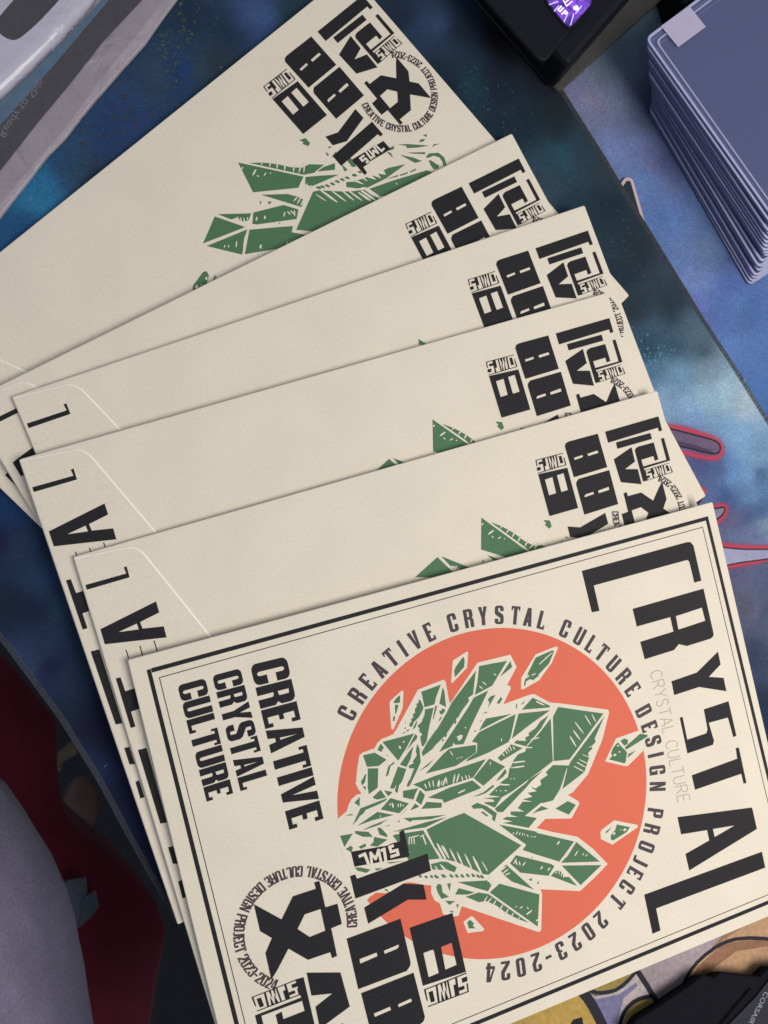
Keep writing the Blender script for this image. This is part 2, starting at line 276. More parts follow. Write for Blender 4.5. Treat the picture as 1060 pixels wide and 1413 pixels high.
    ["120.60,-102.16 120.85,-102.11 120.83,-101.67 120.66,-101.40 120.53,-101.43 120.46,-101.74"],
    ["121.68,-103.14 121.97,-103.06 121.86,-102.43 121.62,-102.06 121.48,-102.10 121.46,-102.54"],
    ["122.89,-103.52 123.02,-103.71 123.37,-103.53 123.53,-103.29 123.47,-103.20 123.19,-103.26"],
    ["123.93,-103.92 124.02,-104.17 124.48,-104.07 124.74,-103.85 124.70,-103.72 124.36,-103.71"],
    ["113.81,-110.66 114.06,-110.92 115.02,-110.07 115.50,-109.35 115.37,-109.22 114.66,-109.71"],
    ["114.97,-111.66 115.33,-111.60 115.20,-110.31 114.90,-109.48 114.72,-109.50 114.69,-110.39"],
    ["115.99,-112.16 116.35,-112.15 116.41,-111.21 116.22,-110.58 116.04,-110.58 115.89,-111.22"],
    ["116.93,-112.52 117.13,-112.81 118.09,-112.26 118.60,-111.70 118.50,-111.56 117.80,-111.83"],
    ["123.48,-116.03 123.65,-116.22 124.23,-115.76 124.51,-115.34 124.42,-115.24 123.97,-115.49"],
    ["125.97,-117.76 126.16,-117.94 126.76,-117.41 127.04,-116.94 126.95,-116.85 126.49,-117.15"],
    ["108.36,-111.39 108.48,-111.73 110.02,-111.27 110.97,-110.76 110.91,-110.59 109.85,-110.79"],
    ["108.47,-112.68 108.58,-113.03 110.39,-112.54 111.54,-112.01 111.48,-111.84 110.24,-112.05"],
    ["109.63,-113.49 109.66,-113.85 110.97,-113.83 111.82,-113.59 111.81,-113.41 110.93,-113.31"],
    ["112.08,-127.23 112.17,-127.54 112.96,-127.41 113.44,-127.13 113.40,-126.97 112.84,-126.96"],
    ["115.12,-127.84 114.85,-127.98 115.06,-128.53 115.37,-128.82 115.50,-128.75 115.44,-128.34"],
    ["114.07,-130.26 114.22,-130.70 115.72,-130.31 116.63,-129.78 116.56,-129.56 115.51,-129.68"],
    ["110.88,-126.01 110.69,-126.36 110.88,-126.56 111.12,-126.49 111.22,-126.32 111.16,-126.08"],
    ["117.06,-133.85 117.20,-134.26 117.73,-134.17 118.00,-133.87 117.93,-133.67 117.53,-133.60"],
    ["113.83,-82.39 113.69,-82.68 113.99,-82.91 114.28,-82.87 114.35,-82.73 114.19,-82.48"],
    ["115.46,-83.02 115.37,-83.30 115.65,-83.46 115.89,-83.39 115.93,-83.25 115.78,-83.05"],
    ["117.18,-83.48 117.05,-83.78 117.51,-84.05 117.89,-84.05 117.95,-83.90 117.69,-83.62"],
    ["98.40,-121.01 98.62,-121.26 100.41,-119.81 101.47,-118.70 101.37,-118.57 100.10,-119.46"],
    ["99.44,-121.35 99.58,-121.65 101.70,-120.71 103.04,-119.90 102.96,-119.75 101.50,-120.28"],
    ["102.10,-122.75 102.33,-123.03 103.55,-122.13 104.22,-121.36 104.11,-121.22 103.22,-121.73"],
    ["104.31,-125.22 104.57,-125.51 105.73,-124.59 106.34,-123.80 106.21,-123.65 105.35,-124.17"],
    ["105.94,-127.49 106.20,-127.78 107.36,-126.86 107.97,-126.06 107.84,-125.91 106.98,-126.44"],
    ["107.99,-129.07 108.21,-129.35 109.15,-128.73 109.64,-128.14 109.54,-128.00 108.84,-128.32"],
    ["110.40,-131.02 110.59,-131.24 111.15,-130.85 111.40,-130.45 111.30,-130.34 110.87,-130.53"],
    ["102.48,-113.58 102.70,-113.83 103.82,-112.95 104.44,-112.22 104.33,-112.10 103.52,-112.60"],
    ["103.17,-114.89 103.35,-115.16 104.78,-114.31 105.63,-113.57 105.54,-113.43 104.53,-113.92"],
    ["88.37,-104.41 88.68,-104.23 87.77,-102.49 86.98,-101.44 86.82,-101.53 87.33,-102.75"],
    ["132.04,-109.42 132.35,-109.80 133.12,-109.30 133.44,-108.73 133.29,-108.54 132.67,-108.76"],
    ["137.78,-115.93 137.99,-116.18 139.10,-115.34 139.72,-114.63 139.61,-114.50 138.80,-114.98"],
    ["140.91,-116.80 141.10,-117.03 141.61,-116.67 141.83,-116.29 141.74,-116.18 141.33,-116.35"],
    ["141.94,-117.56 142.08,-117.82 142.70,-117.56 143.02,-117.23 142.95,-117.10 142.50,-117.19"],
    ["123.45,-116.10 123.66,-116.40 124.32,-116.05 124.65,-115.63 124.55,-115.48 124.04,-115.62"],
    ["126.03,-117.59 126.21,-117.90 127.03,-117.49 127.46,-117.04 127.37,-116.88 126.76,-117.05"],
    ["129.92,-120.45 130.18,-120.60 130.73,-119.78 130.94,-119.14 130.81,-119.07 130.36,-119.57"],
    ["130.61,-121.33 130.86,-121.48 131.38,-120.78 131.58,-120.22 131.45,-120.14 131.03,-120.56"],
    ["131.29,-122.22 131.56,-122.35 131.93,-121.72 132.01,-121.22 131.88,-121.15 131.54,-121.54"],
    ["128.73,-119.79 128.96,-119.98 129.41,-119.52 129.57,-119.10 129.46,-119.01 129.08,-119.26"],
    ["134.28,-115.28 134.46,-115.52 136.57,-113.96 137.87,-112.79 137.78,-112.67 136.31,-113.63"],
    ["159.44,-113.03 159.57,-113.74 160.36,-113.76 160.80,-113.34 160.73,-112.98 160.17,-112.74"],
    ["158.27,-112.60 158.22,-112.89 158.49,-113.00 158.69,-112.89 158.72,-112.74 158.55,-112.58"],
    ["154.88,-113.42 155.25,-113.84 155.86,-113.45 156.03,-112.94 155.84,-112.73 155.32,-112.86"],
    ["155.43,-110.36 155.15,-110.53 155.68,-111.55 156.21,-112.13 156.35,-112.04 156.08,-111.31"],
    ["73.93,-75.12 74.16,-75.31 74.63,-74.83 74.81,-74.39 74.70,-74.30 74.31,-74.56"],
    ["74.98,-76.29 75.47,-76.30 75.60,-75.23 75.38,-74.51 75.13,-74.51 74.89,-75.22"],
    ["76.85,-76.68 77.14,-76.75 77.39,-76.02 77.38,-75.49 77.23,-75.45 76.98,-75.92"],
    ["77.72,-76.88 78.00,-76.95 78.27,-76.15 78.27,-75.58 78.13,-75.54 77.86,-76.05"],
    ["78.68,-76.87 78.97,-76.95 79.12,-76.60 79.05,-76.32 78.90,-76.29 78.71,-76.50"],
    ["69.70,-78.02 69.93,-78.14 70.20,-77.76 70.25,-77.43 70.13,-77.36 69.88,-77.58"],
    ["77.46,-90.94 77.75,-91.01 78.22,-89.40 78.36,-88.28 78.21,-88.25 77.81,-89.30"],
    ["78.47,-91.09 78.76,-91.14 79.09,-89.60 79.13,-88.54 78.99,-88.51 78.67,-89.53"],
    ["79.44,-91.43 79.73,-91.47 79.99,-89.89 79.98,-88.82 79.84,-88.80 79.57,-89.84"],
    ["83.44,-92.97 83.83,-92.93 83.67,-90.57 83.32,-89.02 83.13,-89.04 83.11,-90.63"],
    ["82.11,-89.51 82.17,-89.80 83.30,-89.65 84.02,-89.37 83.99,-89.22 83.22,-89.23"],
    ["78.20,-88.48 78.18,-88.80 80.52,-89.06 82.10,-89.02 82.11,-88.86 80.56,-88.59"],
    ["89.22,-100.36 89.66,-100.24 88.75,-96.40 87.87,-93.92 87.64,-93.98 88.11,-96.57"],
    ["90.45,-100.59 90.89,-100.45 89.99,-97.23 89.13,-95.17 88.91,-95.24 89.36,-97.43"],
    ["85.47,-103.58 85.81,-103.46 85.44,-102.17 84.98,-101.38 84.81,-101.44 84.95,-102.34"],
    ["87.78,-104.06 88.12,-103.93 87.62,-102.42 87.08,-101.49 86.91,-101.55 87.14,-102.60"],
    ["76.74,-93.92 77.00,-93.91 77.06,-93.42 76.93,-93.10 76.80,-93.10 76.68,-93.42"],
    ["165.63,-81.14 165.11,-81.20 165.04,-81.59 165.32,-81.82 165.58,-81.79 165.79,-81.51"],
    ["165.10,-83.81 165.29,-84.26 165.68,-84.21 165.83,-83.90 165.74,-83.67 165.41,-83.56"],
    ["162.68,-84.27 162.75,-84.86 163.50,-84.90 163.96,-84.58 163.92,-84.28 163.40,-84.07"],
    ["167.92,-87.29 168.20,-87.40 168.71,-86.25 168.89,-85.42 168.75,-85.36 168.32,-86.10"],
    ["168.75,-85.45 168.77,-85.74 170.84,-85.66 172.21,-85.43 172.20,-85.28 170.81,-85.24"],
    ["141.91,-42.15 142.02,-42.39 145.49,-40.85 147.73,-39.68 147.67,-39.56 145.33,-40.51"],
    ["135.61,-44.15 135.46,-44.37 136.35,-45.06 137.03,-45.40 137.11,-45.29 136.56,-44.76"],
    ["137.95,-45.25 137.98,-45.54 139.12,-45.47 139.86,-45.24 139.84,-45.10 139.07,-45.05"],
  ],
  'title': [
    ["167.62,-12.55 214.39,-12.83 216.05,-13.25 216.94,-14.89 216.80,-29.29 213.53,-29.22 213.47,-20.55 212.71,-19.72 171.09,-19.24 170.96,-29.28 167.70,-29.01"],
    ["184.75,-32.24 216.90,-32.55 216.71,-51.15 216.19,-52.11 214.78,-52.67 203.90,-52.61 200.66,-50.92 198.03,-52.60 184.82,-52.58 184.65,-45.50 199.67,-45.49 199.75,-39.65 184.74,-39.35", "202.20,-39.93 214.25,-39.74 214.40,-45.15 201.98,-45.34"],
    ["193.83,-64.10 205.54,-63.91 216.78,-58.53 216.62,-63.79 210.27,-67.09 216.56,-69.31 216.42,-74.82 205.03,-69.73 193.65,-69.66"],
    ["204.79,-78.85 216.30,-78.90 216.21,-93.22 214.73,-93.32 214.35,-85.12 205.55,-84.59 205.99,-92.20 205.10,-93.50 193.40,-93.37 193.71,-78.87 195.00,-78.95 194.71,-88.16 203.49,-88.28 204.37,-86.98"],
    ["214.64,-97.89 216.07,-97.95 215.78,-112.67 214.43,-112.55 214.46,-108.42 193.00,-108.08 193.03,-102.19 214.22,-102.09"],
    ["182.91,-115.91 215.71,-122.86 215.61,-131.78 182.56,-137.52 182.62,-130.79 193.97,-129.16 194.04,-124.96 182.73,-122.84", "196.62,-125.39 206.32,-127.19 196.60,-128.66"],
    ["161.74,-139.91 215.46,-141.20 215.34,-147.81 165.25,-146.72 164.91,-155.43 161.35,-155.48"],
  ],
  'emblem': [
    ["20.58,-92.64 28.33,-100.94 33.86,-94.63 42.10,-94.80 41.99,-92.50 43.86,-92.61 43.68,-102.17 48.03,-102.42 47.82,-109.72 43.91,-109.89 43.59,-119.86 41.75,-119.98 41.66,-117.77 33.62,-117.52 28.17,-111.43 22.69,-117.29 20.19,-119.47 20.39,-110.17 23.69,-105.95 20.43,-102.26", "36.25,-102.02 41.97,-102.14 41.76,-110.00 36.09,-110.18 32.73,-106.01"],
    ["70.69,-119.63 87.13,-120.01 86.85,-142.23 70.39,-141.18", "73.35,-130.04 77.27,-130.04 77.09,-138.96 73.14,-139.08", "80.12,-130.29 84.27,-130.19 84.12,-138.62 79.68,-138.74"],
    ["48.25,-115.33 68.29,-115.35 68.11,-131.49 67.57,-132.74 66.01,-133.93 47.97,-133.73", "50.86,-123.81 57.24,-123.74 57.27,-125.15 50.72,-125.46", "59.87,-124.08 65.50,-123.87 65.40,-124.70 64.61,-125.21 59.84,-125.31"],
    ["54.59,-94.63 56.46,-94.65 56.69,-96.33 83.35,-96.27 83.16,-102.63 54.54,-102.87"],
    ["56.74,-107.03 72.20,-103.67 79.26,-106.55 79.09,-112.09 72.46,-109.72 56.79,-112.93"],
    ["56.88,-86.46 69.89,-88.67 71.59,-88.44 74.83,-88.73 75.28,-85.37 77.08,-85.27 76.92,-94.32 76.29,-95.08 56.86,-91.96"],
    ["43.70,-138.43 32.00,-141.86 32.31,-134.10 39.05,-131.82 31.90,-129.85 32.17,-121.65 43.36,-125.85"],
    ["30.60,-139.59 29.71,-140.67 27.90,-141.18 18.73,-140.97 18.77,-131.66 20.98,-131.42 20.89,-134.06 28.47,-134.05 28.42,-130.39 28.31,-127.21 27.93,-122.54 30.81,-122.76"],
    ["14.01,-141.79 12.16,-141.72 12.14,-129.27 28.33,-129.20 28.34,-130.36 14.12,-130.14"],
    ["44.23,-153.59 11.89,-153.57 11.99,-145.84 13.88,-145.76 13.96,-147.86 44.28,-147.62"],
    ["39.90,-146.61 19.10,-146.30 19.21,-143.00 40.05,-143.20"],
    ["68.44,-152.04 67.57,-153.42 65.92,-153.95 48.69,-153.70 48.58,-135.50 68.26,-135.47", "65.29,-145.11 60.20,-145.28 60.20,-144.14 65.23,-143.88", "57.40,-145.17 51.28,-145.32 51.16,-143.98 57.28,-143.83"],
    ["86.98,-142.58 70.45,-142.63 70.45,-142.96 86.93,-142.93"],
    ["86.18,-149.22 70.45,-148.85 70.45,-149.18 86.13,-149.57"],
    ["85.03,-146.75 82.87,-146.73 82.75,-147.96 84.89,-148.00"],
    ["86.81,-143.98 84.76,-143.97 84.59,-145.57 86.61,-145.59"],
    ["86.51,-146.42 86.03,-146.42 85.70,-149.21 86.18,-149.22"],
    ["83.14,-142.94 82.40,-142.94 81.85,-149.12 82.56,-149.13"],
    ["82.20,-145.20 81.23,-145.20 80.91,-149.10 81.85,-149.12"],
    ["79.85,-142.94 79.27,-142.94 79.02,-149.05 79.57,-149.06"],
    ["78.31,-149.04 77.14,-149.01 77.81,-145.44"],
    ["76.74,-149.00 75.72,-148.98 76.35,-145.43"],
    ["78.94,-142.94 78.20,-142.95 78.21,-146.80"],
    ["77.46,-142.95 76.72,-142.95 76.87,-146.51"],
    ["75.56,-142.95 74.90,-142.95 74.23,-148.94 74.93,-148.96"],
    ["73.39,-144.21 71.84,-144.21 71.80,-148.03 73.30,-148.06"],
    ["71.03,-142.96 70.45,-142.96 70.45,-146.89 70.85,-146.89"],
    ["28.18,-122.61 12.48,-122.84 12.51,-123.11 28.19,-122.89"],
    ["28.27,-127.91 13.10,-127.93 13.13,-128.20 28.28,-128.19"],
    ["26.86,-125.97 24.78,-125.98 24.82,-126.98 26.88,-126.97"],
    ["28.20,-123.73 26.25,-123.75 26.29,-125.03 28.22,-125.01"],
    ["28.24,-125.68 27.77,-125.68 27.82,-127.91 28.27,-127.91"],
    ["24.58,-122.94 23.88,-122.95 24.10,-127.92 24.78,-127.92"],
    ["23.96,-124.77 23.03,-124.78 23.19,-127.92 24.10,-127.92"],
    ["21.45,-122.98 20.90,-122.99 21.37,-127.92 21.90,-127.92"],
    ["20.69,-127.92 19.55,-127.93 19.79,-125.03"],
    ["19.17,-127.93 18.18,-127.93 18.40,-125.04"],
    ["20.58,-123.00 19.88,-123.01 20.33,-126.12"],
    ["19.17,-123.02 18.47,-123.03 19.01,-125.91"],
    ["17.37,-123.04 16.74,-123.05 16.74,-127.93 17.43,-127.93"],
    ["15.44,-124.10 13.96,-124.11 14.31,-127.23 15.76,-127.23"],
    ["13.06,-123.10 12.51,-123.11 12.91,-126.33 13.29,-126.32"],
  ],
  'emblem_white': [
    ["72.18,-89.91 70.17,-89.93 70.16,-88.87 72.17,-88.85"],
    ["71.10,-88.95 71.24,-91.57 70.18,-91.63 70.04,-89.00"],
    ["70.30,-90.62 73.39,-90.84 73.31,-91.90 70.22,-91.68"],
    ["73.45,-90.91 73.47,-93.39 72.41,-93.40 72.40,-90.92"],
    ["73.33,-93.52 70.03,-93.36 70.07,-92.31 73.38,-92.46"],
    ["67.10,-89.09 68.87,-88.93 68.97,-89.98 67.20,-90.15"],
    ["69.07,-89.12 68.60,-93.82 67.55,-93.71 68.01,-89.02"],
    ["62.51,-93.32 63.07,-88.68 64.02,-88.79 63.45,-93.43"],
    ["63.77,-88.57 65.36,-91.92 64.50,-92.33 62.90,-88.98"],
    ["64.16,-91.84 66.25,-88.54 67.06,-89.05 64.96,-92.35"],
    ["66.94,-88.74 66.84,-93.45 65.89,-93.44 65.98,-88.73"],
    ["59.07,-88.47 61.79,-88.24 61.88,-89.29 59.16,-89.53"],
    ["61.89,-88.32 62.45,-93.37 61.40,-93.48 60.84,-88.44"],
  ],
  'flap_print': [
    ["1.29,-10.27 14.88,-10.42 14.68,-8.17 15.67,-8.13 15.59,-12.02 1.32,-11.97"],
    ["1.78,-26.02 21.54,-22.48 21.52,-26.47 14.63,-27.68 14.79,-30.07 21.60,-31.47 21.45,-35.43 1.72,-31.36", "7.07,-28.77 13.47,-27.85 13.53,-29.93"],
    ["1.90,-43.53 3.49,-43.60 3.66,-48.64 14.65,-48.80 14.34,-55.58 3.51,-55.90 3.48,-61.22 1.89,-61.13"],
    ["2.02,-69.01 4.86,-69.27 4.24,-95.76 2.04,-95.40"],
    ["2.21,-103.92 3.89,-104.24 3.82,-110.42 2.13,-109.88"],
    ["2.12,-116.29 3.42,-116.12 3.29,-122.29 1.87,-122.19"],
    ["7.49,-35.19 7.86,-35.25 7.89,-38.33 7.52,-38.28"],
    ["12.16,-35.38 12.54,-35.43 12.47,-38.84 12.10,-38.79"],
    ["17.00,-35.13 17.37,-35.18 17.44,-39.06 17.06,-39.01"],
  ],
  'flap': "-0.30,0.16 18.59,-1.97 20.56,-3.05 22.00,-4.86 23.00,-7.09 35.59,-39.67",
  'disc': [114.97, -83.42, 60.54],
  'ring': [["C", 67.53, -38.94], ["R", 72.52, -34.11], ["E", 77.25, -30.39], ["A", 82.31, -26.92], ["T", 87.15, -23.78], ["I", 92.18, -21.78], ["V", 97.47, -19.88], ["E", 103.27, -18.4], ["C", 112.83, -17.45], ["R", 119.2, -17.55], ["Y", 125.06, -18.06], ["S", 131.21, -19.53], ["T", 137.45, -21.34], ["A", 142.43, -23.59], ["L", 147.3, -26.22], ["C", 155.61, -32.1], ["U", 160.7, -36.37], ["L", 164.31, -40.83], ["T", 168.19, -44.96], ["U", 171.41, -50.65], ["R", 174.08, -56.59], ["E", 176.51, -62.53], ["D", 178.88, -71.9], ["E", 180.08, -78.34], ["S", 179.97, -84.24], ["I", 179.74, -89.75], ["G", 178.78, -95.54], ["N", 177.35, -101.65], ["P", 173.89, -111.24], ["R", 170.57, -116.46], ["O", 167.06, -122.43], ["J", 163.51, -127.01], ["E", 160.05, -130.56], ["C", 155.5, -134.45], ["T", 150.58, -138.63], ["2", 142.2, -142.94], ["0", 136.31, -145.47], ["2", 130.28, -147.33], ["3", 124.06, -148.57], ["-", 118.57, -148.58], ["2", 113.57, -149.41], ["0", 107.19, -149.34], ["2", 101.16, -148.39], ["4", 95.13, -147.2]],
  'ering': [32.38, -105.84, 19.6, -16.1, -126.29],
  'block': [
    ["CREATIVE", "38.49,-12.84 38.06,-72.10 50.38,-72.11 51.24,-13.35"],
    ["CRYSTAL", "25.34,-12.82 25.28,-53.90 35.19,-54.01 35.03,-12.98"],
    ["CULTURE", "13.51,-12.88 13.68,-53.86 22.78,-53.82 22.93,-12.95"],
  ],
  'thin': "185.67,-58.24 184.62,-110.50 189.90,-111.20 190.78,-58.38",
  'fquad': "0.00,0.00 229.87,-0.00 228.22,-167.70 -0.13,-166.55",
  'lines': ["5.08,-4.80 225.76,-5.02", "225.76,-5.02 226.24,-112.33", "5.08,-4.80 11.18,-132.13", "103.34,-165.01 212.46,-162.63", "8.53,-8.61 222.46,-8.72", "85.52,-157.60 179.73,-158.74", "223.80,-121.23 222.46,-8.72"],
  'place': {"A": [-122.0307, 60.7447, 0.7712, 2.3609], "B": [-90.7427, 46.6038, 0.5262, 4.6183], "C": [-75.7091, 48.747, 0.3801, 6.7217], "D": [-72.4872, 27.1565, 0.314, 9.0437], "E": [-54.7868, -5.7166, 0.2834, 11.1406], "F": [-36.5995, -40.4375, 0.2364, 13.9147]},
  'cam': [977.5131060233684, 0.03689997901740597, -0.20227486574629192, 267.0201907592904],
  'H': 167.9,
  'b2f': [-1.3245805956643122, -0.004042722461804366, 311.6888748780551, -165.9940016443424],
  'green_back': [
    ["65.76,-104.03 62.44,-101.57 56.36,-96.00 60.53,-98.33 63.92,-100.74 63.64,-101.66"],
    ["65.13,-99.52 59.46,-95.18 59.90,-94.54 63.66,-97.78"],
    ["67.91,-100.59 64.68,-96.75 62.77,-93.49 65.50,-94.64"],
    ["60.56,-93.75 58.51,-93.85 55.44,-91.69 54.91,-88.94 56.19,-86.49 57.58,-86.61 56.75,-88.09 56.37,-90.11 57.71,-92.05 60.16,-92.85"],
    ["60.62,-92.06 59.90,-91.49 58.81,-88.00 59.80,-87.35 61.47,-88.29 61.35,-90.04"],
    ["58.72,-99.48 57.38,-99.85 55.76,-98.87 56.77,-98.51"],
    ["55.46,-100.47 53.93,-99.72 54.81,-98.98"],
    ["56.00,-94.73 54.48,-95.26 52.59,-93.88 54.72,-94.70"],
    ["86.44,-98.83 77.94,-95.65 63.89,-89.77 62.93,-88.13 62.54,-84.62 72.20,-86.66 85.19,-94.10"],
    ["75.01,-99.87 68.79,-96.70 78.56,-97.58 86.64,-99.57 91.03,-104.55 90.18,-105.40 88.12,-102.48 86.68,-103.30 85.04,-100.55 84.17,-102.69 81.83,-99.37 81.96,-101.76 79.96,-98.71 79.75,-100.83 77.61,-98.53 77.05,-100.36"],
    ["78.81,-97.33 74.09,-95.69 74.56,-95.21"],
    ["73.56,-95.26 70.28,-94.05 70.69,-93.64 73.70,-94.80"],
    ["69.41,-93.64 66.82,-93.00 67.30,-92.52 69.48,-93.24"],
    ["70.14,-105.39 67.21,-104.49 68.34,-103.68 69.90,-104.35"],
    ["71.17,-104.67 70.18,-103.43 70.90,-101.43"],
    ["66.06,-86.31 57.70,-84.20 56.72,-79.91 66.15,-82.32"],
  ],
  'keep': [1, 1, 1, 1, 1, 1, 1, 1, 1, 1, 1, 1, 1, 1, 1, 1, 1, 1, 1, 1, 1, 1, 1, 1, 1, 1, 1, 1, 1, 1, 1, 1, 1, 1, 1, 1, 1, 1, 1, 1, 1, 1, 1, 1, 1, 1, 1, 1, 1, 1, 1, 1, 1, 1, 1, 1, 1, 1, 1, 1, 1, 1, 1, 1, 1, 1, 0, 1, 1, 1, 1, 1, 1, 1, 1, 1, 1, 1, 1, 1, 1, 1, 1, 1, 1, 1, 1, 1, 1, 1, 1, 1, 1, 1, 1, 1, 0, 0, 0, 1, 1, 1, 1, 1, 1, 1, 1, 1, 0, 0, 0, 0, 0, 0, 0, 0, 0, 0, 0, 1, 0, 0, 0, 0, 1, 1, 1, 1, 1, 1, 1, 1, 0, 0, 0, 1, 1],
  'c2f': [-0.9717089568848062, 0.004870912751563517, 255.73539631503473, -164.24079912125188],
}
def pts(s):
    return [tuple(float(v) for v in p.split(',')) for p in s.split()]

# ------------------------------------------------------------------ materials
def lin(r, g, b):
    f = lambda c: (c / 255 / 12.92) if c / 255 <= 0.04045 else ((c / 255 + 0.055) / 1.055) ** 2.4
    return (f(r), f(g), f(b))

def mat(name, col, rough=0.8, grain=0.0, scale=800.0, bump=0.0, bump_scale=2500.0, spec=0.3, coat=0.0, metal=0.0, mottle=0.0):
    m = bpy.data.materials.new(name)
    m.use_nodes = True
    nt = m.node_tree
    b = nt.nodes['Principled BSDF']
    b.inputs['Base Color'].default_value = (*col, 1)
    b.inputs['Roughness'].default_value = rough
    b.inputs['Specular IOR Level'].default_value = spec
    b.inputs['Coat Weight'].default_value = coat
    b.inputs['Metallic'].default_value = metal
    tc = nt.nodes.new('ShaderNodeTexCoord')
    last = None
    for sc, amt in ((scale, grain), (scale * 0.04, mottle)):
        if amt <= 0:
            continue
        n = nt.nodes.new('ShaderNodeTexNoise')
        n.inputs['Scale'].default_value = sc
        n.inputs['Detail'].default_value = 6
        nt.links.new(tc.outputs['Object'], n.inputs['Vector'])
        mr = nt.nodes.new('ShaderNodeMapRange')
        mr.inputs['From Min'].default_value, mr.inputs['From Max'].default_value = 0.25, 0.75
        mr.inputs['To Min'].default_value, mr.inputs['To Max'].default_value = 1 - amt, 1 + amt
        nt.links.new(n.outputs['Fac'], mr.inputs['Value'])
        mx = nt.nodes.new('ShaderNodeMix')
        mx.data_type, mx.blend_type = 'RGBA', 'MULTIPLY'
        mx.inputs['Factor'].default_value = 1.0
        if last is None:
            mx.inputs['A'].default_value = (*col, 1)
        else:
            nt.links.new(last, mx.inputs['A'])
        nt.links.new(mr.outputs['Result'], mx.inputs['B'])
        last = mx.outputs['Result']
    if last is not None:
        nt.links.new(last, b.inputs['Base Color'])
    if bump > 0:
        n = nt.nodes.new('ShaderNodeTexNoise')
        n.inputs['Scale'].default_value = bump_scale
        n.inputs['Detail'].default_value = 5
        nt.links.new(tc.outputs['Object'], n.inputs['Vector'])
        bp = nt.nodes.new('ShaderNodeBump')
        bp.inputs['Strength'].default_value = bump
        bp.inputs['Distance'].default_value = 0.0004
        nt.links.new(n.outputs['Fac'], bp.inputs['Height'])
        nt.links.new(bp.outputs['Normal'], b.inputs['Normal'])
    return m

PAPER = mat('cream_paper', (0.700, 0.640, 0.535), 0.85, grain=0.055, scale=1100, bump=0.16, bump_scale=1500, mottle=0.035)
# paper is never quite flat: a faint slow swell under the fibre relief
_nt = PAPER.node_tree
_b = [n for n in _nt.nodes if n.type == 'BUMP'][0]
_n = _nt.nodes.new('ShaderNodeTexNoise'); _n.inputs['Scale'].default_value = 11; _n.inputs['Detail'].default_value = 2
_tc = [n for n in _nt.nodes if n.type == 'TEX_COORD'][0]
_nt.links.new(_tc.outputs['Object'], _n.inputs['Vector'])
_b2 = _nt.nodes.new('ShaderNodeBump'); _b2.inputs['Strength'].default_value = 1.0; _b2.inputs['Distance'].default_value = .0022
_nt.links.new(_n.outputs['Fac'], _b2.inputs['Height']); _nt.links.new(_b2.outputs['Normal'], _b.inputs['Normal'])
PAPER_EDGE = mat('cut_paper_edge', (0.90, 0.87, 0.78), 0.9)
INK = mat('black_ink', (0.019, 0.018, 0.021), 0.6, grain=0.3, scale=1500, bump=0.08, bump_scale=1800, spec=0.12)
INK_RING = mat('brown_black_ink', (0.052, 0.038, 0.047), 0.65, grain=0.25, scale=1800)
INK_GREY = mat('grey_ink', (0.36, 0.32, 0.28), 0.75)
INK_GREEN = mat('green_ink', (0.068, 0.160, 0.078), 0.7, grain=0.09, scale=1500, bump=0.05, bump_scale=1800)
INK_ORANGE = mat('orange_ink', (0.66, 0.138, 0.082), 0.75, grain=0.05, scale=1500, bump=0.05, bump_scale=1800)

# ------------------------------------------------------------------ mesh helpers
def mesh_obj(name, verts, faces, m, parent=None, smooth=False, loc=(0, 0, 0)):
    me = bpy.data.meshes.new(name)
    me.from_pydata([tuple(c * MM for c in v) for v in verts], [], faces)
    me.update()
    if smooth:
        me.polygons.foreach_set('use_smooth', [True] * len(me.polygons))
    for mm in (m if isinstance(m, (list, tuple)) else [m]):
        me.materials.append(mm)
    o = bpy.data.objects.new(name, me)
    o.location = [c * MM for c in loc]
    C.objects.link(o)
    if parent is not None:
        o.parent = parent
    return o

def tri_poly(loops):
    """triangles of a polygon with holes; loops are lists of (x, y)"""
    vs = [[Vector((x, y, 0)) for x, y in lp] for lp in loops]
    flat = [p for lp in loops for p in lp]
    tris = []
    for t in tessellate_polygon(vs):
        a, b, c = (flat[i] for i in t)
        ar = (b[0] - a[0]) * (c[1] - a[1]) - (c[0] - a[0]) * (b[1] - a[1])
        if abs(ar) < 1e-9:
            continue
        tris.append(tuple(t) if ar > 0 else tuple(reversed(t)))
    return flat, tris

def sheet(name, polys, z, m, parent=None, f=None):
    """a film of ink: every polygon (with its holes) in one flat mesh at height z; overlapping pieces are merged"""
    vv, ff, own = [], [], []
    for gi, g in enumerate(polys):
        for hi, lp in enumerate(g):
            lp = pts(lp) if isinstance(lp, str) else list(lp)
            if f:
                lp = [f(p) for p in lp]
            ar = sum(lp[i - 1][0] * lp[i][1] - lp[i][0] * lp[i - 1][1] for i in range(len(lp)))
            if ar < 0:
                lp.reverse()
            ff.append(list(range(len(vv), len(vv) + len(lp))))
            own.append((gi, hi > 0))
            vv += [Vector(p) for p in lp]
    r = delaunay_2d_cdt(vv, [], ff, 0, 1e-5)
    F = []
    for t, ids in zip(r[2], r[5]):
        ins = {own[i][0] for i in ids if not own[i][1]} - {own[i][0] for i in ids if own[i][1]}
        if ins:
            a, b, c = (r[0][i] for i in t[:3])
            F.append(tuple(t) if (b - a).cross(c - a) > 0 else tuple(reversed(t)))
    return mesh_obj(name, [(p.x, p.y, z) for p in r[0]], F, m, parent)

